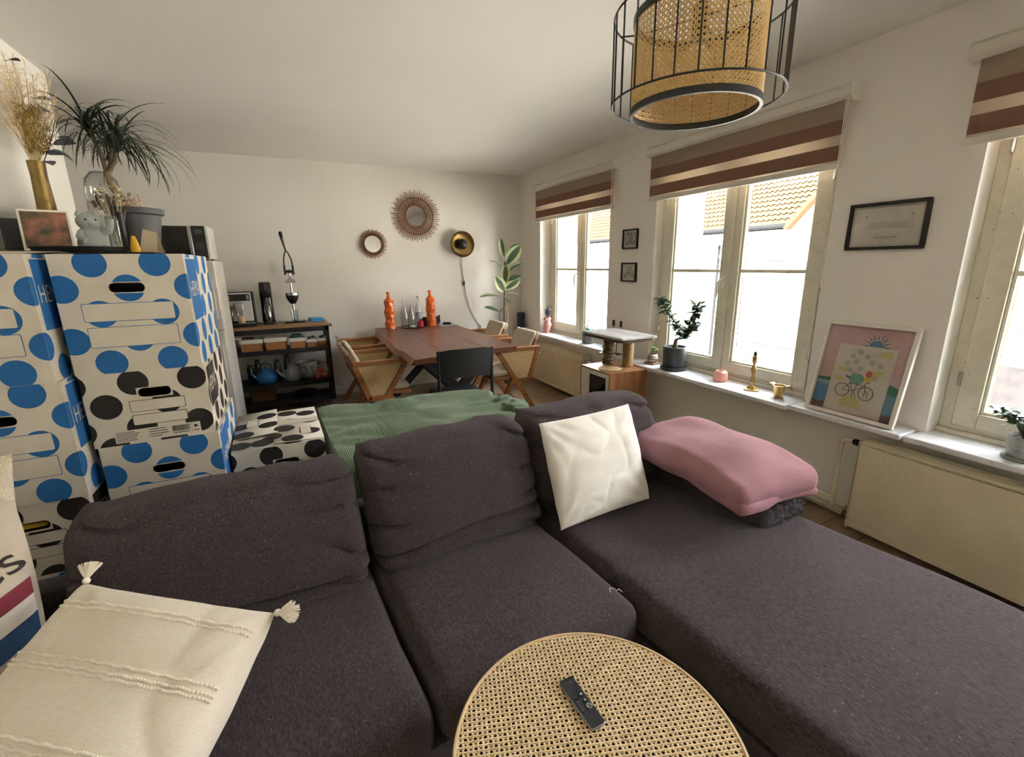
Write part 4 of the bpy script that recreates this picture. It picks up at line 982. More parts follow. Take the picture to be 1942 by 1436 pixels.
pm = thing('pepper_mill', 'slender black candle holder in front of the grey plant pot', 'candle holder', (-0.672, 2.86, KZ))
MB().lathe([(0.024, 0), (0.024, 0.008), (0.012, 0.014), (0.0125, 0.17), (0.015, 0.185), (0.010, 0.186)], 16).build('stem', BLACK, pm); pm.name = 'candle_holder'
cd_ = thing('paper_card', 'folded white card with green leaf print beside the plant pot', 'card', (-0.600, 2.885, KZ), math.radians(-20))
MB().add([(-0.035, 0, 0), (0.045, 0.0, 0), (0.045, 0.03, 0.095), (-0.02, 0.03, 0.115)], [(0, 1, 2, 3)]).build('front_sheet', M('card_paper', '#d8c9b0', 0.9), cd_, fix=False)
MB().add([(-0.035, 0.06, 0), (0.045, 0.06, 0), (0.045, 0.03, 0.095), (-0.02, 0.03, 0.115)], [(0, 1, 2, 3)]).build('back_sheet', M('card_paper', '#d8c9b0', 0.9), cd_, fix=False)
o = thing('yellow_ornament', 'small yellow ornament leaning against the folded card', 'ornament', (-0.635, 2.845, KZ), math.radians(10))
MB().lathe([(0, 0), (0.018, 0), (0.02, 0.02), (0.014, 0.05), (0.008, 0.075), (0, 0.08)], 14).build('ornament_body', M('yellow_paint', '#d9a916', 0.5), o, smooth=70)
dm_ = thing('glass_dome', 'glass dome of brown dried flowers on a white pedestal', 'glass dome', (-1.03, 4.12, KZ))
MB().lathe([(0, 0), (0.07, 0), (0.075, 0.02), (0.06, 0.15), (0.085, 0.26), (0.105, 0.275), (0.105, 0.30), (0, 0.30)], 28).build('pedestal', WHITE, dm_, smooth=50)
MB().lathe([(0.096, 0.30), (0.098, 0.42), (0.085, 0.50), (0.05, 0.545), (0.0, 0.555)], 28).build('dome', glass_mat('dome_glass', (0.9, 0.9, 0.9), 0.3), dm_, smooth=70)
fw = MB()
for i in range(60):
    a = random.uniform(0, 2 * PI); q = random.uniform(0, 0.075); fw.ball((math.cos(a) * q, math.sin(a) * q, random.uniform(0.315, 0.40)), random.uniform(0.010, 0.02), 6)
tag(fw.build('dried_blossoms', M('brown_blossom', '#7a5440', 1.0, c2='#3c2a22', vs=30), dm_, fix=False), kind='stuff')
pn = thing('dried_gypsophila', 'bunch of pale pink dried gypsophila beside the plant pot', 'dried flowers', (-0.735, 3.10, KZ))
fw = MB()
for i in range(60):
    a = random.uniform(-1.2, 1.2); q = random.uniform(0.02, 0.10); tip = Vector((math.cos(a) * q * 1.1, -0.02 + math.sin(a) * q * 0.5, random.uniform(0.20, 0.29)))
    fw.tube([(0.0, 0, 0.0), tip * 0.5, tip], 0.0008, 3); fw.ball(tip, random.uniform(0.005, 0.009), 5)
tag(fw.build('blossom_sprays', M('pale_pink_blossom', '#dcbfa6', 1.0, c2='#c09a80', vs=60), pn, fix=False), kind='stuff')

# ------------------------------------------------------------------ dragon tree
dt = thing('dragon_tree', 'dragon tree with drooping narrow leaves in a dark grey pot', 'plant', (-0.672, 3.14, KZ))
POT = M('grey_plastic', '#4a4b4c', 0.55)
MB().lathe([(0, 0.012), (0.078, 0.012), (0.104, 0.16), (0.110, 0.195), (0.124, 0.20), (0.127, 0.228), (0.118, 0.228), (0.112, 0.20), (0.10, 0.195), (0, 0.195)], 36).build('pot', POT, dt, smooth=40)
MB().lathe([(0, 0), (0.085, 0), (0.10, 0.02), (0.095, 0.022), (0.08, 0.008), (0, 0.008)], 32).build('saucer', POT, dt)
MB().lathe([(0.0, 0.196), (0.108, 0.196), (0.108, 0.202), (0, 0.208)], 24).build('potting_soil', DARK, dt)
BARK = M('pale_bark', '#8c7a62', 0.9, c2='#5f5140', vs=30, bump=0.5, bs=60)
cr = [Vector((-0.125, 0.02, 0.61)), Vector((-0.015, -0.03, 0.535)), Vector((-0.06, 0.07, 0.55))]
MB().tube([(0, 0, 0.18), (-0.04, 0, 0.26), (-0.075, 0, 0.33), (-0.082, 0, 0.40)], [0.016, 0.014, 0.013, 0.015], 10).build('trunk', BARK, dt, smooth=70)
for c in cr: MB().tube([(-0.082, 0, 0.395), (-0.082, 0, 0.39) + (c - Vector((-0.082, 0, 0.39))) * 0.5 if False else Vector((-0.082, 0, 0.39)).lerp(c, 0.5) + Vector((0.012, 0, -0.012)), c], [0.011, 0.010, 0.009], 8).build('branch', BARK, dt, smooth=70)
DRG = M('dragon_leaf', '#2c3a28', 0.4, c2='#1c281c', vs=12)
def strip(L_, w, droop, k):
    b_ = MB()
    def g(u, v):
        s_ = u * 2 - 1; ww = w * (1 - v) ** 0.45 * (0.6 + 0.4 * min(1, v * 6)); a0 = 0.95 - droop * v
        # integrate an arching line
        n = 12; y = z_ = 0
        for i in range(int(v * n)): aa = 0.95 - droop * (i / n) ** 0.9; y += L_ / n * math.cos(aa); z_ += L_ / n * math.sin(aa)
        return Vector((s_ * ww / 2, y, z_ + 0.12 * ww * (1 - abs(s_))))
    b_.grid(g, 2, 12); o_ = b_.build('leaf', DRG, fix=False, smooth=80); me = o_.data; bpy.data.objects.remove(o_); return me
dms = [strip(L_ * 1.06, 0.0125, dr, i) for i, (L_, dr) in enumerate(((0.34, 2.3), (0.38, 2.1), (0.30, 2.6), (0.40, 1.7), (0.26, 1.2), (0.36, 2.5)))]
for ci, c in enumerate(cr):
    n = (56, 64, 40)[ci]
    for i in range(n):
        ya_ = i * 2.39996 + ci; e = i / n
        add_leaf(dms[(i * 5 + ci) % 6], dt, c + Vector((0, 0, random.uniform(-0.05, 0.01))), ya_, random.uniform(-0.55, 0.05) if e < 0.75 else 0.45, random.uniform(-0.25, 0.25), random.uniform(0.8, 1.08) * (0.58 if math.sin(ya_) > 0.55 else 1))

# ------------------------------------------------------------------ fridge + microwave
FRW = M('fridge_white', '#dedbd3', 0.35)
fg = thing('fridge', 'white fridge standing beside the black trolley', 'fridge', (-0.80, 4.67, 0))
MB().box(-0.30, 0.30, -0.24, 0.29, 0.03, 1.555).build('body', FRW, fg, bevel=0.006)
d_ = MB().box(-0.30, 0.30, -0.285, -0.245, 0.03, 1.00).build('door', FRW, fg, bevel=0.01); MB().box(0.25, 0.27, -0.31, -0.285, 0.6, 0.9).build('handle', FRW, d_, bevel=0.004)
d_ = MB().box(-0.30, 0.30, -0.285, -0.245, 1.01, 1.55).build('door', FRW, fg, bevel=0.01); MB().box(0.25, 0.27, -0.31, -0.285, 1.1, 1.4).build('handle', FRW, d_, bevel=0.004)
MB().box(-0.28, 0.28, -0.22, 0.27, 0, 0.03).build('plinth', BLACK, fg)
MB().box(0.29, 0.303, -0.15, 0.2, 0.2, 1.4).build('side_panel', FRW, fg, bevel=0.003)
mw = thing('microwave', 'silver microwave with black door on top of the fridge', 'microwave', (-0.745, 4.57, 1.555))
MB().box(-0.235, 0.235, -0.15, 0.20, 0.012, 0.262).build('casing', FRW, mw, bevel=0.006)
MB().box(-0.235, 0.10, -0.165, -0.15, 0.018, 0.258).build('door', M('microwave_glass', (0.01, 0.01, 0.011), 0.15), mw, bevel=0.003)
MB().box(0.10, 0.125, -0.168, -0.15, 0.012, 0.262).build('door_bar', CHROME, mw, bevel=0.003)
cp = MB().box(0.128, 0.215, -0.166, -0.15, 0.016, 0.260).build('control_panel', BLACK, mw, bevel=0.002)
MB().lathe([(0.024, 0), (0.022, 0.012), (0, 0.012)], 20, (0, 0, 0), T=Matrix.Translation((0.172, -0.166, 0.11)) @ Matrix.Rotation(PI / 2, 4, 'X')).build('dial', M('dial', '#3a3433', 0.4), cp)
MB().box(0.15, 0.195, -0.1675, -0.166, 0.20, 0.235).build('display', M('display', '#55585a', 0.3), cp)
for sx in (-0.2, 0.2):
    for sy in (-0.12, 0.17): MB().lathe([(0.012, 0), (0.014, 0.013)], 10, (sx, sy, 0)).build('foot', BLACK, mw)

# ================================================================== trolley
ZTb = 0.915; TX0, TX1, TY0, TY1 = -0.60, 0.345, 5.24, 5.66
tl = thing('kitchen_trolley', 'black metal kitchen trolley with wooden top against the end wall', 'trolley', ((TX0 + TX1) / 2, (TY0 + TY1) / 2, 0))
hx, hy = (TX1 - TX0) / 2, (TY1 - TY0) / 2
BOARD = M('trolley_oak', '#a57f58', 0.55, c2='#7c5a3a', vs=6, vstretch=(1.5, 10, 10), bump=0.1, bs=40)
for k in range(3): y0 = -hy - 0.01 + k * (2 * hy + 0.02) / 3; MB().box(-hx - 0.005, hx + 0.005, y0 + 0.001, y0 + (2 * hy + 0.02) / 3 - 0.001, ZTb - 0.025, ZTb).build('board', BOARD, tl, bevel=0.002)
for sx in (-1, 1):
    for sy in (-1, 1):
        MB().box(sx * (hx - 0.018) - 0.018, sx * (hx - 0.018) + 0.018, sy * (hy - 0.018) - 0.018, sy * (hy - 0.018) + 0.018, 0.08, ZTb - 0.026).build('post', BLACK, tl)
        w_ = MB().tube([(sx * (hx - 0.03), sy * (hy - 0.03) - 0.012, 0.03), (sx * (hx - 0.03), sy * (hy - 0.03) + 0.012, 0.03)], 0.03, 16).build('castor', CHROME if sx > 0 else BLACK, tl)
        MB().box(sx * (hx - 0.03) - 0.014, sx * (hx - 0.03) + 0.014, sy * (hy - 0.03) - 0.018, sy * (hy - 0.03) + 0.018, 0.05, 0.085).build('fork', CHROME, w_)
MB().box(-hx, hx, -hy, -hy + 0.02, ZTb - 0.075, ZTb - 0.026).box(-hx, hx, hy - 0.02, hy, ZTb - 0.075, ZTb - 0.026).box(-hx, -hx + 0.02, -hy, hy, ZTb - 0.075, ZTb - 0.026).box(hx - 0.02, hx, -hy, hy, ZTb - 0.075, ZTb - 0.026).build('top_rail', BLACK, tl)
SH1, SH2, SH3 = 0.655, 0.30, 0.11
for zz in (SH1, SH2, SH3):
    MB().box(-hx + 0.004, hx - 0.004, -hy + 0.004, hy - 0.004, zz - 0.02, zz).build('shelf', BLACK, tl)
    MB().box(-hx, hx, -hy, -hy + 0.008, zz - 0.03, zz + 0.018).build('shelf_lip', BLACK, tl)
MB().box(hx, hx + 0.045, -0.10, -0.09, ZTb - 0.045, ZTb - 0.035).tube([(hx + 0.04, -0.10, ZTb - 0.04), (hx + 0.04, 0.1, ZTb - 0.04)], 0.005, 8).box(hx, hx + 0.045, 0.09, 0.10, ZTb - 0.045, ZTb - 0.035).build('towel_bar', BLACK, tl)
tx, ty = (TX0 + TX1) / 2, (TY0 + TY1) / 2
# coffee machine
cm = thing('coffee_machine', 'black and silver bean-to-cup coffee machine on the trolley', 'coffee machine', (-0.455, 5.46, ZTb), math.radians(3))
MB().box(-0.13, 0.13, -0.02, 0.17, 0.0, 0.34).build('body', BLACK, cm, bevel=0.008)
SILV = M('brushed_silver', '#d6d6d3', 0.45, metal=0.1)
MB().box(-0.125, 0.105, -0.035, -0.02, 0.05, 0.335).build('front_panel', SILV, cm, bevel=0.004)
cp = MB().box(-0.115, 0.095, -0.042, -0.035, 0.255, 0.322).build('control_panel', BLACK, cm)
for i in range(3):
    for sx in (-1, 1): MB().box(-0.01 + sx * 0.085 - 0.012, -0.01 + sx * 0.085 + 0.012, -0.044, -0.042, 0.268 + i * 0.016, 0.276 + i * 0.016).build('key', WHITE, cp)
MB().box(-0.045, 0.025, -0.10, -0.035, 0.14, 0.24).box(-0.035, -0.02, -0.105, -0.09, 0.12, 0.145).box(0.0, 0.015, -0.105, -0.09, 0.12, 0.145).build('spout', CHROME, cm, bevel=0.004)
MB().box(-0.13, 0.12, -0.15, -0.02, 0.0, 0.035).build('drip_tray', BLACK, cm, bevel=0.004)
MB().box(-0.12, 0.11, -0.145, -0.03, 0.035, 0.038).build('drip_grate', CHROME, cm)
MB().box(-0.125, -0.07, -0.12, -0.035, 0.04, 0.21).build('milk_jug', glass_mat('jug_glass', (0.5, 0.5, 0.5), 0.4), cm, bevel=0.006)
cu_ = thing('coffee_cup', 'cream cup under the coffee machine spout', 'cup', (-0.455, 5.365, ZTb + 0.0385))
MB().lathe([(0, 0), (0.026, 0), (0.034, 0.012), (0.037, 0.07), (0.034, 0.07), (0.031, 0.014), (0, 0.01)], 20).build('cup_body', M('cream_cup', '#d8c4a0', 0.4), cu_)
# soda maker
sm_ = thing('soda_maker', 'tall glossy black soda maker on the trolley', 'soda maker', (-0.215, 5.53, ZTb))
GBK = M('gloss_black', (0.008, 0.008, 0.009), 0.15, coat=0.3)
MB().lathe([(0.06, 0), (0.062, 0.02), (0.056, 0.24), (0.060, 0.3), (0.056, 0.425), (0.05, 0.432), (0, 0.432)], 24, (0, 0.02, 0)).build('column', GBK, sm_, smooth=50)
MB().box(-0.055, 0.055, -0.11, 0.0, 0.0, 0.02).build('foot', GBK, sm_, bevel=0.008)
MB().lathe([(0.038, 0.022), (0.040, 0.04), (0.040, 0.17), (0.02, 0.22), (0.014, 0.28), (0.0, 0.28)], 20, (0, -0.065, 0)).build('bottle', glass_mat('dark_bottle', (0.25, 0.25, 0.27), 0.5), sm_, smooth=60)
MB().lathe([(0.03, 0.27), (0.055, 0.29), (0.056, 0.33), (0.03, 0.34), (0, 0.34)], 20, (0, -0.04, 0)).build('head', GBK, sm_, smooth=50)
# citrus press
cj = thing('citrus_press', 'chrome lever citrus press with black handle on the trolley', 'juicer', (0.035, 5.53, ZTb))
MB().box(-0.10, 0.10, -0.09, 0.07, 0, 0.016).build('base_plate', GBK, cj, bevel=0.004)
MB().tube([(0, 0.05, 0.012), (0, 0.05, 0.52)], 0.011, 12).build('column', CHROME, cj)
MB().lathe([(0.028, 0.20), (0.050, 0.235), (0.062, 0.265), (0.064, 0.30), (0.060, 0.30), (0.05, 0.27), (0, 0.24)], 24, (0, -0.02, 0)).build('juice_cup', GBK, cj, smooth=50)
MB().lathe([(0.063, 0.290), (0.067, 0.290), (0.067, 0.312), (0.063, 0.312), (0.063, 0.290)], 24, (0, -0.02, 0)).build('cup_ring', CHROME, cj)
MB().lathe([(0.058, 0.42), (0.045, 0.445), (0.012, 0.465), (0.010, 0.49)], 24, (0, -0.02, 0)).build('press_cone', CHROME, cj, smooth=60)
MB().tube([(0, -0.02, 0.44), (0, -0.02, 0.56)], 0.010, 10).build('ram', CHROME, cj)
MB().box(-0.045, 0.045, -0.04, 0.06, 0.52, 0.55).box(-0.05, -0.03, -0.02, 0.04, 0.50, 0.60).box(0.03, 0.05, -0.02, 0.04, 0.50, 0.60).build('head_block', BLACK, cj, bevel=0.004)
MB().tube([(-0.04, 0, 0.59), (-0.038, 0, 0.66), (-0.022, 0, 0.72), (-0.008, 0, 0.75)], 0.007, 8).tube([(0.04, 0, 0.59), (0.034, 0, 0.66), (0.014, 0, 0.72), (-0.008, 0, 0.75)], 0.007, 8).build('lever_fork', BLACK, cj)
MB().tube([(-0.008, 0, 0.745), (-0.018, 0, 0.80), (-0.028, 0, 0.86), (-0.036, 0, 0.92), (-0.038, 0, 0.94)], [0.008, 0.009, 0.014, 0.02, 0.014], 12).build('lever_grip', GBK, cj, smooth=60)
g_ = MB().lathe([(0.03, 0.016), (0.032, 0.02), (0.038, 0.13), (0.036, 0.13), (0.030, 0.022), (0, 0.02)], 20, (0, -0.025, 0)); 
gl_ = thing('juice_glass', 'empty glass under the citrus press', 'glass', (0.035, 5.53, ZTb)); g_.build('glass', BGLASS, gl_)
# folded cloth, napkin
bc = MB(); rbox(bc, -0.075, 0.075, -0.06, 0.06, 0, 0.020, 0.009, (10, 8, 3), amp=0.004, fs=20); rbox(bc, -0.072, 0.072, -0.055, 0.058, 0.0205, 0.038, 0.008, (10, 8, 3), amp=0.004, fs=20, seed=2)
tag(place(bc.build('folded_cloth', M('blue_cloth', '#3f8fc0', 0.95), smooth=70), (0.245, 5.50, ZTb), 0.2), 'folded light blue dishcloth on the trolley top', 'cloth')
# baskets on the upper shelf
BAMB = M('bamboo', '#b07a48', 0.6, c2='#8c5a30', vs=12, vstretch=(8, 8, 1)); RIMW = M('white_liner', '#dfdacd', 0.8)
for (x, w_, h_, lb) in ((-0.395, 0.205, 0.135, 'bamboo bin with white handle poking out, on the trolley'), (-0.175, 0.205, 0.140, 'widest bamboo bin on the trolley, next to the pan handle bin'), (0.03, 0.155, 0.120, 'bamboo bin with green packet inside on the trolley'), (0.165, 0.098, 0.095, 'small bamboo bin with jars beside the green packet bin'), (0.272, 0.085, 0.10, 'smallest bamboo bin at the trolley post')):
    bs_ = thing('storage_bin', lb, 'bin', (x, 5.355, SH1), group='bamboo bins on the trolley')
    q = MB(); t_ = 0.008; dpt = 0.17
    for (a0, a1, c0, c1) in ((-w_ / 2, w_ / 2, -dpt / 2, -dpt / 2 + t_), (-w_ / 2, w_ / 2, dpt / 2 - t_, dpt / 2), (-w_ / 2, -w_ / 2 + t_, -dpt / 2, dpt / 2), (w_ / 2 - t_, w_ / 2, -dpt / 2, dpt / 2)): q.box(a0, a1, c0, c1, 0, h_ * 0.70)
    q.box(-w_ / 2, w_ / 2, -dpt / 2, dpt / 2, 0, t_); q.build('bamboo_wall', BAMB, bs_)
    q = MB()
    for (a0, a1, c0, c1) in ((-w_ / 2 - .002, w_ / 2 + .002, -dpt / 2 - .002, -dpt / 2 + t_), (-w_ / 2, w_ / 2, dpt / 2 - t_, dpt / 2), (-w_ / 2 - .002, -w_ / 2 + t_, -dpt / 2, dpt / 2), (w_ / 2 - t_, w_ / 2 + .002, -dpt / 2, dpt / 2)): q.box(a0, a1, c0, c1, h_ * 0.70, h_)
    q.build('liner', RIMW, bs_)
o = thing('pan_handle', 'white loop-handled sieve lying in the first bamboo bin', 'sieve', (-0.43, 5.33, SH1 + 0.10), 0.1)
MB().tube([(-0.17, -0.05, 0.055), (-0.155, -0.065, 0.055), (-0.05, -0.06, 0.050), (-0.05, -0.04, 0.050), (-0.155, -0.035, 0.055)], 0.006, 8, closed=True).build('loop_handle', WHITE, o)
MB().lathe([(0.0, 0.0), (0.04, 0.01), (0.06, 0.05), (0.057, 0.05), (0.038, 0.014), (0, 0.004)], 20).build('sieve_bowl', CHROME, o); o.name = 'sieve'
pk_ = MB(); rbox(pk_, -0.05, 0.05, -0.03, 0.03, 0, 0.145, 0.012, (6, 4, 6), amp=0.006, fs=18); tag(place(pk_.build('green_packet', M('green_foil', '#2f5a40', 0.4), smooth=70), (0.03, 5.355, SH1 + 0.0085)), 'dark green packet standing in a bamboo bin', 'packet')
for (x, dy) in ((0.148, -0.03), (0.186, 0.03), (0.262, -0.02), (0.286, 0.04)):
    jr = thing('spice_jar', 'black-lidded spice jar in the small bamboo bin beside the green packet bin' if x < 0.22 else 'black-lidded spice jar in the smallest bamboo bin at the trolley post', 'jar', (x, 5.355 + dy, SH1 + 0.0085), group='spice jars on the trolley')
    MB().lathe([(0, 0), (0.016, 0), (0.017, 0.08), (0.014, 0.09)], 14).build('glass', M('spice_white', '#cfcac0', 0.4), jr); MB().lathe([(0.0165, 0.088), (0.0165, 0.11), (0, 0.11)], 14).build('lid', BLACK, jr)
# teapots, pot and fruit basket on the middle shelf
def teapot(label, c, loc, s, kettle):
    t = thing('teapot', label, 'teapot', loc, 0)
    mt = M('glaze_' + c[1:], c, 0.25, coat=0.4)
    MB().lathe([(0, 0), (0.06 * s, 0), (0.085 * s, 0.02 * s), (0.098 * s, 0.06 * s), (0.085 * s, 0.105 * s), (0.05 * s, 0.13 * s), (0.045 * s, 0.135 * s)] if kettle else [(0, 0), (0.055 * s, 0), (0.075 * s, 0.03 * s), (0.07 * s, 0.09 * s), (0.045 * s, 0.14 * s), (0.036 * s, 0.15 * s)], 28).build('pot', mt, t, smooth=60)
    ld = MB().lathe([(0.046 * s, 0), (0.04 * s, 0.012 * s), (0.01 * s, 0.02 * s), (0.012 * s, 0.04 * s), (0, 0.045 * s)], 20, (0, 0, (0.135 if kettle else 0.15) * s)).build('lid', mt, t, smooth=60)
    MB().tube([(-0.07 * s, 0, 0.05 * s), (-0.11 * s, 0, 0.08 * s), (-0.135 * s, 0, 0.12 * s)], [0.022 * s, 0.015 * s, 0.011 * s], 10).build('spout', mt, t, smooth=60)
    if kettle: MB().tube([(-0.06 * s, 0, 0.12 * s), (-0.05 * s, 0, 0.19 * s), (0, 0, 0.215 * s), (0.05 * s, 0, 0.19 * s), (0.06 * s, 0, 0.12 * s)], 0.006, 8).build('handle', BLACK, t, smooth=60)
    else: MB().tube([(0.06 * s, 0, 0.12 * s), (0.11 * s, 0, 0.12 * s), (0.125 * s, 0, 0.07 * s), (0.07 * s, 0, 0.035 * s)], 0.008, 8).build('handle', mt, t, smooth=60)
teapot('glossy blue enamel kettle on the trolley shelf', '#2a6aa6', (-0.305, 5.38, SH2), 1.05, True)
teapot('grey ceramic teapot between blue kettle and white cooking pot', '#8a8c93', (-0.055, 5.38, SH2), 1.15, False)
wp = thing('cooking_pot', 'white enamel cooking pot behind the fruit basket on the trolley', 'pot', (0.10, 5.52, SH2))
MB().lathe([(0, 0), (0.09, 0), (0.10, 0.012), (0.10, 0.17), (0.106, 0.175), (0.098, 0.175), (0.095, 0.014), (0, 0.01)], 28).build('pot_body', M('white_enamel', '#c9c9c6', 0.3, coat=0.3), wp, smooth=50)
for sx in (-1, 1): MB().tube([(sx * 0.098, -0.03, 0.14), (sx * 0.125, -0.025, 0.145), (sx * 0.125, 0.025, 0.145), (sx * 0.098, 0.03, 0.14)], 0.006, 8).build('handle', BLACK, wp)
fb_ = thing('wire_basket', 'black wire basket of oranges on the trolley shelf', 'basket', (0.225, 5.37, SH2))
for zz, s in ((0.0, 0.75), (0.07, 0.9), (0.14, 1.0)): MB().tube([(s * 0.10 * math.cos(2 * PI * i / 32), s * 0.09 * math.sin(2 * PI * i / 32), zz + 0.003) for i in range(32)], 0.0025, 6, closed=True).build('wire_ring', CHROME, fb_)
for i in range(16): t = 2 * PI * i / 16; MB().tube([(0.075 * math.cos(t), 0.068 * math.sin(t), 0.003), (0.09 * math.cos(t), 0.081 * math.sin(t), 0.07), (0.10 * math.cos(t), 0.09 * math.sin(t), 0.143)], 0.002, 5).build('wire_rib', CHROME, fb_)
for i, (x, y, zz) in enumerate(((-0.035, -0.03, 0.034), (0.035, -0.03, 0.034), (0.0, 0.035, 0.034), (0.0, -0.012, 0.088))):
    of = thing('orange', 'ripe orange lying in the black wire basket', 'fruit', (0.225 + x, 5.37 + y, SH2 + zz - 0.0), group='oranges in the wire basket')
    MB().ball((0, 0, 0), 0.033, 16).build('peel', M('orange_peel', '#b8482a', 0.5, bump=0.3, bs=200), of, smooth=80); MB().lathe([(0.004, 0.032), (0.002, 0.035), (0, 0.035)], 8).build('stem_end', DARK, of)
for i, (x, y, h_, c) in enumerate(((-0.46, 5.50, 0.20, '#23211f'), (-0.39, 5.56, 0.24, '#2d3a34'), (-0.20, 5.55, 0.22, '#3a4048'), (-0.10, 5.56, 0.26, '#2a2f2c'), (-0.14, 5.43, 0.15, '#8c8577'))):
    jr = thing('storage_jar', ['short black jar at the back of the trolley shelf', 'dark green bottle jar behind the blue kettle', 'slate coloured jar behind the blue kettle lid', 'tall dark jar behind the grey teapot', 'narrow beige tin between kettle and teapot'][i], 'jar', (x, y, SH2))
    r_ = 0.035 if i < 4 else 0.022
    MB().lathe([(0, 0), (r_, 0), (r_, h_ * 0.75), (r_ * 0.6, h_ * 0.85), (r_ * 0.6, h_ * 0.88)], 18).build('jar_body', M('jar_' + c[1:], c, 0.3), jr, smooth=50); MB().lathe([(r_ * 0.66, h_ * 0.87), (r_ * 0.66, h_ * 0.97), (0, h_ * 0.98)], 16).build('lid', BLACK if i < 4 else CHROME, jr)
pb = MB(); rbox(pb, -0.12, 0.12, -0.06, 0.06, 0, 0.14, 0.012, (8, 6, 6), amp=0.006, fs=12); tag(place(pb.build('paper_bag', M('kraft_bag', '#6b4f38', 0.9), smooth=70), (-0.36, 5.42, SH3)), 'brown paper bag on the bottom trolley shelf', 'bag')
fp = thing('frying_pan', 'black frying pan stored flat on the bottom trolley shelf', 'pan', (0.05, 5.44, SH3)); MB().lathe([(0, 0), (0.11, 0), (0.135, 0.045), (0.131, 0.045), (0.108, 0.005), (0, 0.005)], 28).build('pan_body', BLACK, fp, smooth=50); MB().tube([(0.12, 0, 0.035), (0.2, -0.02, 0.05), (0.26, -0.03, 0.055)], [0.009, 0.01, 0.011], 8).build('handle', BLACK, fp)
# ================================================================== dining table
DZ = 0.77
WAL = M('walnut', '#70412a', 0.36, c2='#452417', vs=4, vstretch=(9, 1.1, 6), coat=0.08, spec=0.35, bump=0.03, bs=50)
SAPW = M('walnut_edge', '#a9774a', 0.5, c2='#6b4529', vs=12, bump=0.4, bs=30)
dtab = thing('dining_table', 'walnut dining table with live edge and black crossed legs', 'table', (1.35, 4.6, 0))
lp_ = [(786, 683), (776, 674), (767, 668), (757, 665), (748, 658.5), (741, 650), (736, 645.5), (729, 640), (722, 634), (713, 629)]
left = [onz(*p, DZ) for p in lp_]
out = [(p.x - 1.35, min(p.y, 5.66) - 4.6) for p in left] + [(-0.46, 1.06), (0.49, 1.06), (0.49, -0.86)]
for k, (xa, xb) in enumerate(((-0.9, -0.20), (-0.20, 0.19), (0.19, 0.9))):
    q = clip_rect(out, xa + 0.0012, xb - 0.0012, -2, 2)
    MB().prism(q, DZ - 0.045, DZ, lambda a, b_, d: (a, b_, d)).build('board', WAL, dtab, bevel=0.003, seg=2)
be = MB(); 
for i, p in enumerate(left[:-1]):
    a = p; c = left[i + 1]
    be.add([(a.x - 1.35, a.y - 4.6, DZ - 0.001), (c.x - 1.35, min(c.y, 5.66) - 4.6, DZ - 0.001), (c.x - 1.35 - 0.028, min(c.y, 5.66) - 4.6, DZ - 0.046), (a.x - 1.35 - 0.028, a.y - 4.6, DZ - 0.046), (a.x - 1.35 + 0.01, a.y - 4.6, DZ - 0.046), (c.x - 1.35 + 0.01, min(c.y, 5.66) - 4.6, DZ - 0.046)], [(0, 1, 2, 3), (3, 2, 5, 4)])
be.build('bark_edge', SAPW, dtab, fix=False)
for y in (-0.62, 0.68):
    for sg in (-1, 1): MB().beam((sg * -0.36, y + sg * 0.021, 0.0), (sg * 0.36, y + sg * 0.021, DZ - 0.052), 0.04, 0.08).build('crossed_leg', BLACK, dtab)
    MB().box(-0.40, 0.40, y - 0.05, y + 0.05, DZ - 0.053, DZ - 0.046).build('mounting_plate', BLACK, dtab)
MB().box(-0.03, 0.03, -0.6, 0.66, 0.335, 0.375).build('stretcher', BLACK, dtab)

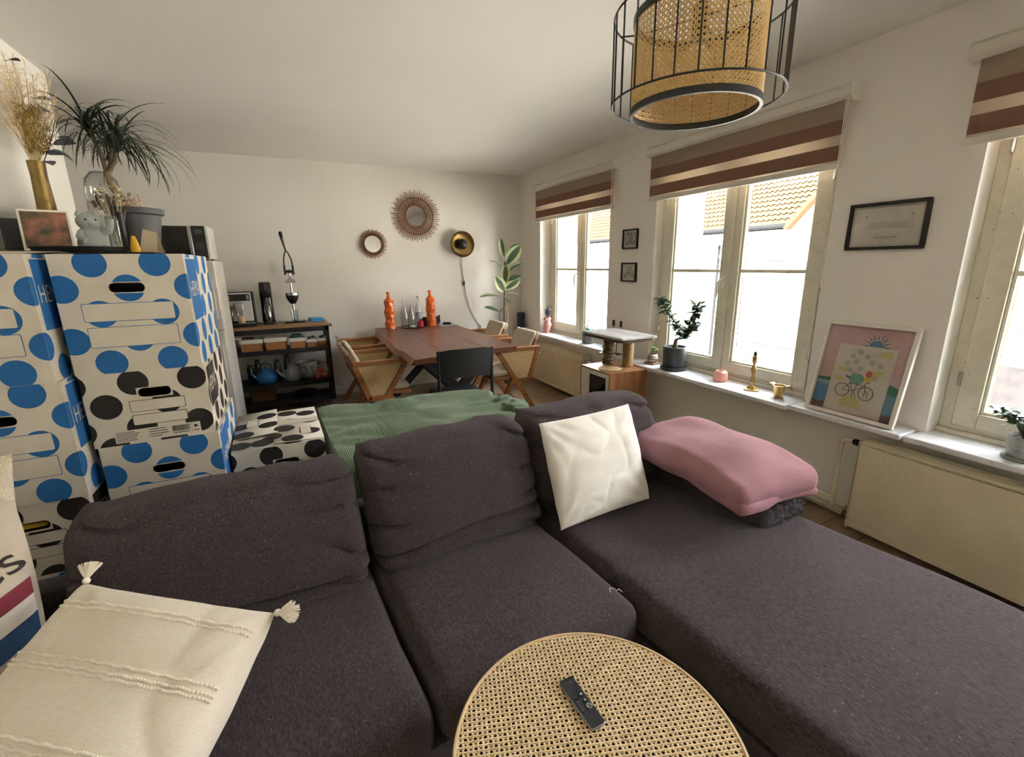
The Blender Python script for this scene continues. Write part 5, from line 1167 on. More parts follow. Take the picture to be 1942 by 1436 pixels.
# ------------------------------------------------------------------ teak armchairs
FLEECE = M('fleece_pad', '#dccfbb', 1.0, c2='#c6b69d', vs=40, bump=0.8, bs=200, sheen=0.4)
PADL = M('pad_linen', '#b39b80', 0.95, c2='#a38b70', vs=30, bump=0.3, bs=250)
def armchair():
    r = thing('cane_armchair', '', 'chair', (0, 0, 0))
    Wd = 0.63
    for sg in (-1, 1):
        y = sg * (Wd / 2 - 0.02)
        MB().beam((-0.235, y, 0.692), (0.235, y, 0.692), 0.045, 0.034, (0, 1, 0)).build('armrest', TEAK, r, bevel=0.004)
        MB().beam((0.215, y, 0.675), (-0.215, y, 0.0), 0.036, 0.045, (0, 1, 0)).build('long_leg', TEAK, r, bevel=0.003)
        MB().beam((0.045, y, 0.405), (0.27, y, 0.0), 0.035, 0.045, (0, 1, 0)).build('short_leg', TEAK, r, bevel=0.003)
        MB().beam((-0.22, y, 0.68), (-0.115, y, 0.365), 0.034, 0.045, (0, 1, 0)).build('rear_strut', TEAK, r, bevel=0.003)
        MB().beam((-0.125, y, 0.375), (0.03, y, 0.375), 0.034, 0.045, (0, 1, 0)).build('lower_rail', TEAK, r, bevel=0.003)
        MB().prism([(-0.20, 0.68), (0.195, 0.68), (0.02, 0.395), (-0.115, 0.395)], y - 0.004, y + 0.004, lambda a, b_, d: (a, d, b_)).build('cane_panel', CANE_FAR, r)
    MB().box(-0.16, 0.25, -Wd / 2 + 0.04, Wd / 2 - 0.04, 0.385, 0.415).build('seat_frame', TEAK, r, bevel=0.004)
    b_ = MB(); rbox(b_, -0.14, 0.25, -0.24, 0.24, 0.416, 0.465, 0.022, (10, 12, 4), amp=0.006, fs=9); b_.build('seat_pad', FLEECE, r, smooth=80)
    ln_ = lambda p: Vector((p.x + 0.03 - (p.z - 0.46) * 0.46, p.y, p.z))
    b_ = MB().add([ln_(Vector(q)) for q in [(-0.155, -0.22, 0.45), (-0.13, -0.22, 0.45), (-0.13, 0.22, 0.45), (-0.155, 0.22, 0.45), (-0.155, -0.22, 0.76), (-0.13, -0.22, 0.76), (-0.13, 0.22, 0.76), (-0.155, 0.22, 0.76)]], [(0, 3, 2, 1), (4, 5, 6, 7), (0, 1, 5, 4), (1, 2, 6, 5), (2, 3, 7, 6), (3, 0, 4, 7)]); b_.build('backrest', TEAK, r, bevel=0.003)
    b_ = MB(); rbox(b_, -0.180, -0.11, -0.195, 0.195, 0.52, 0.825, 0.035, (6, 16, 14), amp=0.006, fs=12, fn=ln_); b_.build('back_pad', PADL, r, smooth=80)
    b_ = MB(); rbox(b_, -0.125, -0.085, -0.205, 0.205, 0.51, 0.835, 0.018, (4, 16, 14), amp=0.008, fs=26, fn=ln_); b_.build('fleece_lining', FLEECE, r, smooth=80)
    for y in (-0.24, 0.24): MB().beam((-0.15, y, 0.40), (-0.15, y, 0.46), 0.03, 0.03).build('back_post', TEAK, r)
    MB().beam((-0.02, -Wd / 2 + 0.03, 0.375), (-0.02, Wd / 2 - 0.03, 0.375), 0.03, 0.03, (1, 0, 0)).build('cross_rail', TEAK, r)
    return r
ac = armchair()
for i, (x, y, rz, lb) in enumerate(((0.650, 4.285, 0, 'teak cane armchair facing the live edge, farther from the end wall'), (0.665, 5.13, 0, 'teak cane armchair facing the live edge, beside the end wall'), (1.955, 4.255, PI, 'teak cane armchair with tan back pad in front of the ribbed radiator'), (1.985, 5.07, PI, 'teak cane armchair with tan back pad beside the rubber plant'))):
    o = ac if i == 0 else copy_tree(ac)
    place(o, (x, y, 0), rz); o['label'] = lb; o['group'] = 'teak cane armchairs'
    if i == 1:
        for ch in list(o.children):
            if ch.name.split('.')[0] in ('back_pad', 'fleece_lining'): bpy.data.objects.remove(ch)
# black chair at the head of the table
bc_ = thing('black_chair', 'black dining chair with curved backrest at the table end', 'chair', (1.18, 3.50, 0), math.radians(-2))
b = MB()
def bk(u, v, e):
    t = (u - 0.5) * 2; return Vector((t * 0.215, -0.20 + 0.045 * t * t - 0.05 + e - (v * 0.03), 0.655 + v * 0.225 - 0.02 * (abs(t) ** 4) * (v if v > 0.5 else 1 - v)))
b.grid(lambda u, v: bk(u, v, 0), 20, 8).grid(lambda u, v: bk(u, v, 0.018), 20, 8); b.build('backrest', M('black_vinyl', (0.012, 0.012, 0.013), 0.5, bump=0.1, bs=200), bc_, smooth=60)
b = MB(); rbox(b, -0.205, 0.205, -0.20, 0.22, 0.425, 0.475, 0.022, (12, 12, 4), amp=0.003, fs=9, crown=(0, 0, 0.008)); b.build('seat', M('black_vinyl', (0.012, 0.012, 0.013), 0.5), bc_, smooth=80)
for sx in (-1, 1):
    MB().tube([(sx * 0.215, -0.225, 0), (sx * 0.215, -0.215, 0.44), (sx * 0.215, -0.205, 0.66), (sx * 0.215, -0.222, 0.87)], 0.014, 12).build('leg', BLACK, bc_)
    MB().tube([(sx * 0.20, 0.20, 0), (sx * 0.19, 0.19, 0.43)], 0.013, 12).build('leg', BLACK, bc_)
    MB().tube([(sx * 0.213, -0.215, 0.40), (sx * 0.19, 0.19, 0.40)], 0.010, 10).build('side_rail', BLACK, bc_)

# ------------------------------------------------------------------ things on the dining table
ORG = M('orange_glaze', '#e06a1c', 0.3, c2='#b84c10', vs=14, coat=0.4)
def orange_vase(label, loc):
    r = thing('orange_vase', label, 'vase', loc, random.random(), 'orange dimpled vases')
    prof = []
    for i in range(81):
        zz = 0.42 * i / 80
        if zz < 0.32: rad = 0.058 + 0.004 * math.sin(zz * 40)
        elif zz < 0.37: rad = 0.060 - 0.042 * ((zz - 0.32) / 0.05)
        else: rad = 0.018 + (0.006 if zz > 0.405 else 0)
        prof.append((rad, zz))
    def dimple(t, zz):
        if zz > 0.335: return 1
        k = 1.0
        for row in range(5):
            zc = 0.035 + row * 0.068
            for j in range(4):
                tcn = j * PI / 2 + (PI / 4 if row % 2 else 0); dt_ = (t - tcn + PI) % (2 * PI) - PI
                d2 = (dt_ * 0.058 / 0.034) ** 2 + ((zz - zc) / 0.034) ** 2
                if d2 < 1: k -= 0.13 * (1 - d2) ** 0.6
        return k
    MB().lathe(prof, 72, mod=dimple).build('vase_body', ORG, r, smooth=35)
    MB().lathe([(0.017, 0.415), (0.024, 0.417), (0.024, 0.426), (0.014, 0.426), (0.014, 0.40), (0, 0.40)], 24).build('lip', M('orange_dark', '#a5481a', 0.35), r)
orange_vase('orange ceramic vase with dimples on the live-edge side of the table', (1.055, 5.56, DZ))
orange_vase('orange ceramic vase with dimples next to the laptop stand', (1.555, 5.56, DZ))
trd = MB().lathe([(0, 0), (0.145, 0), (0.155, 0.012), (0.15, 0.012), (0.142, 0.004), (0, 0.004)], 48); tag(place(trd.build('round_tray', M('dark_tray', '#3b2a24', 0.25, coat=0.3)), (1.325, 5.53, DZ)), 'dark round tray with three glass bottles on the table', 'tray')
def bottle(label, loc, h, r_, c=None):
    r = thing('glass_bottle', label, 'bottle', loc)
    MB().lathe([(0, 0), (r_, 0), (r_ * 1.02, 0.01), (r_, h * 0.5), (r_ * 0.85, h * 0.62), (0.013, h * 0.80), (0.012, h * 0.93), (0.015, h * 0.94), (0.015, h * 0.97)], 24).build('glass', BGLASS, r, smooth=60)
    MB().lathe([(0.0135, h * 0.955), (0.0135, h), (0.008, h + 0.006), (0, h + 0.006)], 14).build('stopper', M('porcelain', '#c8c4bc', 0.4), r)
    return r
bottle('clear swing-top bottle standing beside the orange vase', (1.225, 5.545, DZ + 0.0045), 0.32, 0.042)
bottle('shortest clear bottle in the middle of the tray', (1.315, 5.575, DZ + 0.0045), 0.265, 0.040)
r = bottle('clear bottle with grey printed label on the tray', (1.405, 5.57, DZ + 0.0045), 0.36, 0.040)
MB().lathe([(0.0412, 0.09), (0.0412, 0.16)], 24, cap=False).build('label_band', M('grey_label', '#8d9298', 0.7), r)
o = thing('candle_jar', 'red candle in a small glass on the table tray', 'candle', (1.395, 5.465, DZ + 0.0045)); MB().lathe([(0, 0), (0.034, 0), (0.036, 0.07), (0.033, 0.07), (0.031, 0.05), (0, 0.05)], 24).build('red_glass', M('red_glass', '#b3202e', 0.25, coat=0.3), o); MB().tube([(0, 0, 0.05), (0, 0, 0.062)], 0.0015, 5).build('wick', BLACK, o)
o = thing('trinket_dish', 'small white porcelain dish on the table tray', 'dish', (1.30, 5.455, DZ + 0.0045)); MB().lathe([(0, 0), (0.02, 0), (0.04, 0.022), (0.037, 0.022), (0.018, 0.004), (0, 0.004)], 24).build('dish_bowl', M('porcelain_white', '#ece9e4', 0.3), o)
MB().ball((0, 0, 0.016), 0.017, 10, (1, 1, 0.7)).build('tea_light', WHITE, o)
o = thing('mouse_pad', 'light grey mouse pad at the table corner', 'mouse pad', (1.735, 5.50, DZ), math.radians(4)); MB().prism(rr_pts(0.22, 0.19, 0.012), 0, 0.004, lambda a, b_, d: (a, b_, d)).build('pad', M('pad_grey', '#b9b9bc', 0.8), o)
o = thing('computer_mouse', 'black computer mouse on the grey pad', 'mouse', (1.735, 5.49, DZ + 0.0042), math.radians(60)); mb = MB(); rbox(mb, -0.03, 0.03, -0.052, 0.052, 0, 0.034, 0.016, (8, 12, 5)); mb.build('mouse_shell', GBK, o, smooth=80); MB().tube([(0, 0.018, 0.0335), (0, 0.034, 0.0325)], 0.004, 8).build('scroll_wheel', BLACKM, o)
o = thing('laptop_stand', 'black tablet lying behind the bottles against the wall', 'tablet', (1.56, 5.635, DZ), rot=(math.radians(-12), 0, 0)); MB().box(-0.13, 0.12, 0, 0.012, 0, 0.10).build('screen_body', BLACK, o, bevel=0.003); MB().tube([(0.125, 0.005, 0.02), (0.125, 0.005, 0.115)], 0.012, 10).build('hinge', BLACKM, o); o.name = 'tablet'; o['label'] = 'black tablet standing behind the bottles against the wall'

# ================================================================== end wall
RATT = M('rattan', '#a8764e', 0.6, c2='#7d5434', vs=30); RATD = M('rattan_dark', '#6b4530', 0.6)
MIR = M('mirror', (0.82, 0.83, 0.82), 0.02, metal=1)
def sun_mirror(label, c, r0, r1, r2, n):
    r = thing('sunburst_mirror', label, 'mirror', (c[0], YB - 0.002, c[1]), rot=(PI / 2, 0, 0))
    MB().lathe([(r0, 0.008), (r0, 0.013), (0, 0.0132)], 48).build('mirror_glass', MIR, r)
    for rr_, t_ in ((r0, 0.007), (r1, 0.006)): MB().tube([(rr_ * math.cos(2 * PI * i / 64), rr_ * math.sin(2 * PI * i / 64), 0.016) for i in range(64)], t_, 8, closed=True).build('binding_ring', RATD, r)
    for i in range(n):
        t = 2 * PI * i / n; e = r2 * (1.0 if i % 2 else 0.93)
        MB().tube([((r0 - 0.004) * math.cos(t), (r0 - 0.004) * math.sin(t), 0.010), (e * math.cos(t), e * math.sin(t), 0.014)], [0.0056, 0.0046], 6).build('ray', RATT, r)
sun_mirror('large round rattan sunburst mirror on the end wall', (1.483, 2.062), 0.125, 0.208, 0.292, 60)
sun_mirror('small round rattan sunburst mirror on the end wall', (0.955, 1.742), 0.100, 0.120, 0.165, 46)
wlmp = thing('wall_lamp', 'round brass disc wall lamp with black dome and hanging cord', 'lamp', (2.03, YB - 0.002, 1.742), rot=(PI / 2, 0, 0))
BRL = M('lamp_brass', (0.50, 0.34, 0.13), 0.34, metal=1, c2=(0.42, 0.28, 0.10), vs=5)
MB().lathe([(0.04, 0.045), (0.10, 0.05), (0.148, 0.072), (0.157, 0.092), (0.155, 0.093), (0.145, 0.075), (0.10, 0.054), (0, 0.050)], 56).build('disc', BRL, wlmp, smooth=60)
MB().lathe([(0.035, 0.052), (0.062, 0.085), (0.062, 0.10), (0.05, 0.122), (0.025, 0.135), (0, 0.137)], 32).build('dome', M('lamp_black', (0.02, 0.02, 0.021), 0.5), wlmp, smooth=60)
MB().tube([(0, 0, 0), (0, 0, 0.05)], 0.04, 24).build('wall_mount', BLACK, wlmp)
MB().tube([(0.0, -0.03, 0.02), (0.0, -0.17, 0.012), (0.012, -0.36, 0.012), (0.030, -0.47, 0.012), (0.045, -0.62, 0.012), (0.09, -0.80, 0.012), (0.15, -0.93, 0.012), (0.22, -1.03, 0.014), (0.245, -1.06, 0.02)], 0.0035, 6).build('cord', BLACK, wlmp)
MB().box(0.017, 0.037, -0.51, -0.455, 0.006, 0.022).build('cord_switch', BLACK, wlmp, bevel=0.003)
sk = thing('wall_socket', 'white wall socket low in the corner by the rubber plant', 'socket', (2.28, YB - 0.001, 0.68), rot=(PI / 2, 0, 0)); MB().prism(rr_pts(0.08, 0.08, 0.01), 0, 0.012, lambda a, b_, d: (a, b_, d)).build('cover_plate', WHITE, sk, bevel=0.002); MB().tube([(0, 0, 0.011), (0, 0, 0.04)], 0.019, 14).build('plug', WHITE, sk)

# ------------------------------------------------------------------ rubber plant
RG = M('rubber_leaf', '#3f5338', 0.35, c2='#2b3a28', vs=10); RC = M('rubber_cream', '#b4b58a', 0.45, c2='#7f8a5e', vs=14)
PY = 5.30
rp_ = thing('rubber_plant', 'tall variegated rubber plant in the corner behind the dining chairs', 'plant', (2.45, PY, 0))
MB().lathe([(0, 0), (0.11, 0), (0.145, 0.26), (0.15, 0.28), (0.14, 0.28), (0.13, 0.25), (0, 0.25)], 32).build('pot', M('terracotta_grey', '#6e6a64', 0.8), rp_, smooth=40)
MB().lathe([(0, 0.245), (0.132, 0.25), (0.132, 0.256), (0, 0.262)], 24).build('potting_soil', DARK, rp_)
loc = lambda x, y, d=0: ony(x, y, PY + d) - Vector((2.45, PY, 0))
MB().tube([(0, 0, 0.25), loc(957, 625), loc(956, 590), loc(957, 545), loc(960, 505), loc(955, 470)], [0.013, 0.011, 0.010, 0.009, 0.007, 0.004], 8).build('stem', M('rubber_stem', '#5a4636', 0.8), rp_, smooth=70)
MB().tube([(0.02, 0, 0.25), loc(950, 625), loc(947, 596), loc(952, 585)], 0.005, 6).build('side_stem', M('rubber_stem', '#5a4636', 0.8), rp_, smooth=70)
MB().tube([(0.05, 0.02, 0.25), loc(962, 620), loc(964, 600), loc(960, 575)], 0.005, 6).build('aerial_stem', M('pale_stem', '#b9a888', 0.8), rp_, smooth=70)
def leaf_dir(me, parent, p0, p1, nrm, L0, name='leaf'):
    d = Vector(p1) - Vector(p0); l = d.length; d.normalize(); n = Vector(nrm); n = (n - d * n.dot(d)).normalized(); x = d.cross(n)
    o_ = bpy.data.objects.new(name, me); col.objects.link(o_); o_.parent = parent
    m_ = Matrix((x, d, n)).transposed().to_4x4(); m_.translation = p0; s_ = l / L0
    o_.matrix_local = m_ @ Matrix.Diagonal((s_, s_, s_, 1)); return o_
big = leaf_mesh('leaf', 0.20, 0.105, 0.15, RG, 8, 0.12, two=RC); thin = leaf_mesh('leaf', 0.20, 0.075, 0.35, RG, 8, 0.2, two=RC); drk = leaf_mesh('leaf', 0.20, 0.085, 0.2, RG, 8, 0.12)
vw = Vector((-0.35, -0.9, 0.25))
for (a, b_, me, nrm, d) in (((956, 487), (950, 450), thin, vw, -.02), ((960, 502), (988, 464), big, vw, -.05), ((966, 480), (988, 461), drk, vw, .05), ((956, 505), (930, 488), thin, (0, -0.4, 1), -.05), ((966, 513), (992, 493), thin, (0.2, -0.5, 1), -.05), ((958, 536), (959, 503), big, vw, -.1), ((962, 533), (988, 519), drk, (0, -0.6, 1), 0), ((960, 548), (987, 528), big, vw, -.03), ((957, 553), (941, 526), big, vw, -.1), ((950, 563), (911, 553), thin, (0, -0.3, 1), -.1), ((959, 559), (985, 554), thin, (0, -0.2, 1), 0), ((957, 566), (972, 576), drk, (0, -0.5, 1), -.05), ((950, 592), (921, 579), drk, (0.1, -0.5, 1), -.1), ((957, 506), (962, 492), drk, vw, .03)):
    leaf_dir(me, rp_, loc(*a), loc(*b_, d), nrm, 0.20)
# ------------------------------------------------------------------ corner ledge
o = thing('dark_blue_vase', 'dark blue and black patterned vase on the ledge in the corner', 'vase', (2.805, 5.58, 0.644))
MB().lathe([(0, 0), (0.045, 0), (0.048, 0.01), (0.048, 0.12), (0.052, 0.15), (0.052, 0.21), (0.047, 0.21), (0.046, 0.15), (0, 0.14)], 24).build('vase_body', M('cobalt', '#2a3d7c', 0.3, c2='#151a2c', vs=6, sharp=0.08), o, smooth=50)
MB().prism([(-0.03, 0.15), (-0.018, 0.13), (0.0, 0.12), (0.018, 0.13), (0.03, 0.15), (0.018, 0.145), (0.0, 0.138), (-0.018, 0.145)], -0.054, -0.050, lambda a, b_, d: (d * 0.8 + abs(a) * 0.3, a + 0.0, b_)).build('white_crescent', WHITE, o)
o = MB().box(-0.04, 0.04, -0.05, 0.05, 0, 0.018); tag(place(o.build('white_box', WHITE, bevel=0.003), (2.81, 5.44, 0.644), 0.2), 'small flat white box on the ledge beside the blue vase', 'box')

# ================================================================== cat tree
ct_ = thing('cat_tree', 'wooden cat tree with white-fronted cube, two posts and padded perch', 'cat tree', (2.475, 3.148, 0))
CX0, CX1, CY0, CY1, CZ0, CZ1 = -0.19, 0.19, -0.213, 0.213, 0.225, 0.615
OAKV = M('oak_veneer', '#b07a4e', 0.5, c2='#7a4c2c', vs=3.5, vstretch=(5, 5, 0.8), bump=0.03, bs=30); EDG = M('veneer_edge', '#4a2a1c', 0.6)
t_ = 0.016
MB().box(CX0, CX1, CY0, CY1, CZ1 - t_, CZ1).build('cube_top', OAKV, ct_, bevel=0.002)
MB().box(CX0, CX1, CY0, CY1, CZ0, CZ0 + t_).build('cube_bottom', OAKV, ct_)
MB().box(CX0, CX1, CY0, CY0 + t_, CZ0 + t_, CZ1 - t_).build('cube_side', OAKV, ct_); MB().box(CX0, CX1, CY1 - t_, CY1, CZ0 + t_, CZ1 - t_).build('cube_side', OAKV, ct_)
MB().box(CX1 - t_, CX1, CY0 + t_, CY1 - t_, CZ0 + t_, CZ1 - t_).build('cube_back', OAKV, ct_)
ya_, yb2, za_, zb_ = -0.155, 0.08, CZ0 + 0.085, CZ1 - 0.05
fw = MB().box(CX0, CX0 + t_, CY0 + t_, ya_, CZ0 + t_, CZ1 - t_).box(CX0, CX0 + t_, yb2, CY1 - t_, CZ0 + t_, CZ1 - t_).box(CX0, CX0 + t_, ya_, yb2, CZ0 + t_, za_).box(CX0, CX0 + t_, ya_, yb2, zb_, CZ1 - t_); fw.build('cube_front', M('white_laminate', '#dcdad4', 0.4), ct_)
MB().box(CX0 + 0.004, CX0 + 0.008, ya_, yb2, za_, zb_).build('cube_window', glass_mat('tinted_window', (0.35, 0.33, 0.32), 0.4), ct_)
for sx in (-1, 1):
    for sy in (-1, 1): MB().tube([(sx * 0.15, sy * 0.17, CZ0), (sx * 0.165, sy * 0.185, 0.0)], [0.016, 0.011], 10).build('leg', BLACK, ct_)
SIS = M('sisal', '#b99b6c', 0.9, c2='#937549', vs=60, bump=1.0, bs=60, bstretch=(0.2, 0.2, 4)); WORN = M('worn_sisal', '#8a7658', 1.0, c2='#4e4232', vs=35, bump=1.0, bs=50)
p1 = (0.055, 0.135); p2 = (0.125, -0.045)
ps = MB(); ps.lathe([(0.045 + 0.0022 * (i % 2), CZ1 + 0.255 * i / 52) for i in range(53)], 20, (p2[0], p2[1], 0)); ps.build('scratching_post', SIS, ct_, smooth=30)
ps = MB(); ps.lathe([(0.046 + 0.006 * math.sin(i * 1.7), CZ1 + 0.255 * i / 30) for i in range(31)], 20, (p1[0], p1[1], 0), mod=lambda t, zz: 1 + 0.12 * math.sin(3 * t + zz * 60))
for i in range(120):
    t = random.uniform(0, 2 * PI); zz = CZ1 + random.uniform(0.02, 0.24); c = Vector((p1[0] + 0.045 * math.cos(t), p1[1] + 0.045 * math.sin(t), zz)); ps.tube([c, c + Vector((math.cos(t) * 0.018, math.sin(t) * 0.018, random.uniform(-0.03, 0.01)))], [0.0018, 0.001], 4)
ps.build('worn_post', WORN, ct_, smooth=40, fix=False)
PC = (0.028, -0.018)
MB().prism([(a + PC[0], b_ + PC[1]) for a, b_ in rr_pts(0.36, 0.55, 0.06, 8)], 0.872, 0.888, lambda a, b_, d: (a, b_, d)).build('perch_board', EDG, ct_, bevel=0.004)
pp = MB(); rbox(pp, PC[0] - 0.183, PC[0] + 0.183, PC[1] - 0.28, PC[1] + 0.28, 0.889, 0.914, 0.012, (10, 16, 3), amp=0.004, fs=9); pp.build('perch_pad', M('grey_plush', '#b9b6b2', 1.0, c2='#9f9c99', vs=20, bump=0.5, bs=220, sheen=0.3), ct_, smooth=80)
o = thing('round_mat', 'round sisal mat disc lying on the cat cube', 'mat', (2.40, 3.09, CZ1)); MB().lathe([(0, 0), (0.094, 0), (0.095, 0.006), (0.09, 0.008), (0, 0.008)], 40).build('woven_disc', M('sisal_disc', '#c9ad7c', 0.9, c2='#b39562', vs=80, bump=0.4, bs=150), o); MB().tube([(0.092 * math.cos(2 * PI * i / 40), 0.092 * math.sin(2 * PI * i / 40), 0.006) for i in range(40)], 0.005, 6, closed=True).build('pale_rim', M('pale_rim', '#ddcca6', 0.7), o)
for i, (y, zz) in enumerate(((-0.10, 0.0), (-0.01, 0.0), (-0.055, 0.062))):
    o = thing('rolled_towel', 'brown rolled towel seen inside the cat cube', 'towel', (2.475 - 0.03, 3.148 + y, CZ0 + t_ + zz + 0.037), group='rolled towels in the cat cube')
    tw = MB(); tw.tube([(-0.11, 0, 0), (0.11, 0, 0)], 0.036, 16); tw.build('towel_roll', M('brown_towel', '#8a6a4a', 1.0), o); sp_ = MB().tube([(-0.112, 0.03 * (1 - k / 30) * math.cos(k * 0.6), 0.03 * (1 - k / 30) * math.sin(k * 0.6)) for k in range(30)], 0.003, 5); sp_.build('spiral_end', M('tan_towel', '#b08e68', 1.0), o)

# ================================================================== things on the marble ledge
S1_, S2_, S3_ = 0.644, 0.632, 0.628
tv = thing('torso_vase', 'pink ceramic torso-shaped vase with dried lavender', 'vase', (2.915, 5.045, S1_), math.radians(-90))
PKC = M('pink_ceramic', '#d9a092', 0.5, c2='#cc9182', vs=8)
sec = [(0.040, 0.036, 0.075), (0.056, 0.046, 0.088), (0.058, 0.046, 0.105), (0.047, 0.037, 0.125), (0.038, 0.030, 0.142), (0.040, 0.032, 0.158), (0.047, 0.040, 0.172), (0.046, 0.036, 0.187), (0.042, 0.030, 0.195), (0.034, 0.024, 0.195), (0.03, 0.02, 0.15)]
q = MB(); n = 24
vs_ = [(rx * math.cos(2 * PI * j / n), ry * math.sin(2 * PI * j / n), zz) for rx, ry, zz in sec for j in range(n)]
q.add(vs_, [(i * n + j, i * n + (j + 1) % n, (i + 1) * n + (j + 1) % n, (i + 1) * n + j) for i in range(len(sec) - 1) for j in range(n)] + [tuple(range(n - 1, -1, -1))])
for sx in (-1, 1):
    q.tube([(sx * 0.030, 0, 0.100), (sx * 0.033, -0.012, 0.055), (sx * 0.024, -0.022, 0.0)], [0.030, 0.029, 0.022], 14)
    q.ball((sx * 0.020, -0.032, 0.168), 0.015, 10)
q.build('torso', PKC, tv, smooth=80)
lv = MB()
for i in range(60):
    a = random.uniform(0, 2 * PI); qd = random.uniform(0.0, 0.05); tip = Vector((math.cos(a) * qd, math.sin(a) * qd, random.uniform(0.27, 0.345))); lv.tube([(math.cos(a) * 0.012, math.sin(a) * 0.012, 0.16), tip], 0.0009, 3)
    for k in range(7): p_ = Vector((math.cos(a) * 0.012, math.sin(a) * 0.012, 0.16)).lerp(tip, 0.55 + 0.45 * k / 7); lv.ball(p_, 0.0036, 5)
tag(lv.build('lavender', M('lavender', '#5e6068', 1.0, c2='#44454f', vs=60), tv, fix=False), kind='stuff')
gp_ = thing('concrete_pot', 'rough grey concrete pot with turquoise ball and small succulent', 'plant', (2.885, 4.12, S1_))
CONC = M('concrete', '#7f8284', 0.9, c2='#6b6e70', vs=12, bump=0.3, bs=60)
MB().lathe([(0, 0), (0.058, 0), (0.061, 0.01), (0.061, 0.118), (0.053, 0.118), (0.053, 0.10), (0, 0.10)], 28).build('pot', CONC, gp_); MB().lathe([(0, 0.098), (0.053, 0.1), (0, 0.108)], 20).build('potting_soil', DARK, gp_)
MB().ball((0.005, -0.01, 0.135), 0.034, 16).build('turquoise_ball', M('turquoise', '#2ba9a6', 0.3, coat=0.3), gp_, smooth=80)
MB().tube([(0.0, 0.02, 0.10), (-0.005, 0.012, 0.19), (0.0, 0.0, 0.25)], [0.005, 0.004, 0.003], 6).build('stem', M('green_stem', '#5c6b3e', 0.8), gp_)
SUC = leaf_mesh('leaf', 0.055, 0.032, 0.3, M('succulent', '#8ba564', 0.5, c2='#5f7c44', vs=12))
for i in range(12): add_leaf(SUC, gp_, (0, 0.0, 0.245 - 0.008 * (i % 4)), i * 2.4, 0.5 - 0.12 * (i % 4), 0, random.uniform(0.7, 1.1))
add_leaf(SUC, gp_, (-0.004, 0.012, 0.18), -1.2, 0.6, 0, 0.8)
cs_ = thing('candle_stand', 'black metal two-armed candle stand behind the cat perch', 'candle holder', (2.80, 3.52, 0.634), math.radians(90))
MB().box(-0.05, 0.05, -0.03, 0.03, 0, 0.006).build('foot', BLACK, cs_); MB().tube([(0, 0, 0.005), (0, 0, 0.22)], 0.004, 8).build('stem', BLACK, cs_); MB().tube([(-0.055, 0, 0.30), (-0.05, 0, 0.23), (0, 0, 0.218), (0.05, 0, 0.23), (0.055, 0, 0.30)], 0.004, 8).build('arm', BLACK, cs_)
for sx in (-1, 1): MB().tube([(sx * 0.055, 0, 0.27), (sx * 0.055, 0, 0.325)], 0.013, 12).build('cup', M('dark_wood_cup', '#2c1e18', 0.5), cs_)
fp_ = thing('face_pot', 'small patterned pot with seedling on a wooden block', 'plant', (2.80, 3.015, S2_), 0.1)
MB().box(-0.05, 0.05, -0.05, 0.05, 0, 0.018).build('wooden_block', M('block_wood', '#9c7a5c', 0.7, c2='#7a5a40', vs=14), fp_, bevel=0.003)
MB().lathe([(0, 0.018), (0.032, 0.018), (0.044, 0.035), (0.046, 0.055), (0.040, 0.078), (0.034, 0.088), (0.030, 0.088), (0.034, 0.07), (0, 0.07)], 24).build('pot', M('patterned_clay', '#b9aea2', 0.8, c2='#4f4743', vs=26, sharp=0.06, vstretch=(0.4, 0.4, 2.4)), fp_, smooth=60)
SDL = leaf_mesh('leaf', 0.045, 0.024, 0.5, M('seedling', '#7f9c52', 0.5, c2='#587638', vs=12))
MB().tube([(0, 0, 0.07), (0.004, 0, 0.13)], 0.0025, 6).build('stem', M('green_stem', '#5c6b3e', 0.8), fp_)
for i in range(16): add_leaf(SDL, fp_, (0.002, 0, 0.10 + 0.003 * i), i * 2.4, random.uniform(-0.2, 0.7), 0, random.uniform(0.8, 1.2))
# ficus in dark pot
fc = thing('ficus_bonsai', 'forked ficus with glossy leaves in a charcoal pot on saucer', 'plant', (2.805, 2.775, S2_))
CHAR = M('charcoal_pot', '#3b4242', 0.55, c2='#343a3a', vs=6)
MB().lathe([(0, 0), (0.092, 0), (0.103, 0.006), (0.106, 0.028), (0.101, 0.028), (0.092, 0.010), (0, 0.010)], 40).build('saucer', CHAR, fc)
MB().lathe([(0, 0.012), (0.082, 0.012), (0.088, 0.022), (0.092, 0.19), (0.086, 0.192), (0.083, 0.172), (0, 0.172)], 40).build('pot', CHAR, fc, smooth=40); MB().lathe([(0, 0.17), (0.083, 0.174), (0, 0.182)], 24).build('potting_soil', DARK, fc)
lx = lambda x, y, dx=0.0: onx(x, y, 2.80 + dx) - Vector((2.805, 2.775, S2_))
trk = [(0, 0, 0.172), Vector((0, -0.005, 0.21)), Vector((0, -0.01, 0.25))]
FBK = M('ficus_bark', '#6b5548', 0.9, c2='#4e3c33', vs=30)
MB().tube(trk, [0.026, 0.017, 0.013], 10).build('trunk', FBK, fc, smooth=70)
tips = (([lx(1296, 640), lx(1287, 620), lx(1270, 598), lx(1258, 580, -0.02), lx(1252, 566, -0.02)], 95), ([lx(1300, 640), lx(1308, 625), lx(1318, 608), lx(1323, 592, -0.03), lx(1322, 578, -0.03)], 85), ([lx(1296, 642), lx(1290, 632), lx(1282, 622, -0.06)], 24), ([lx(1300, 640), lx(1310, 628, -0.05), lx(1322, 618, -0.08)], 24))
FIC = [leaf_mesh('leaf', 0.080, 0.036, c_, M('ficus_leaf', '#3e5a3a', 0.35, c2='#2a4029', vs=14), 5, 0.2) for c_ in (0.2, 0.6, -0.2)]
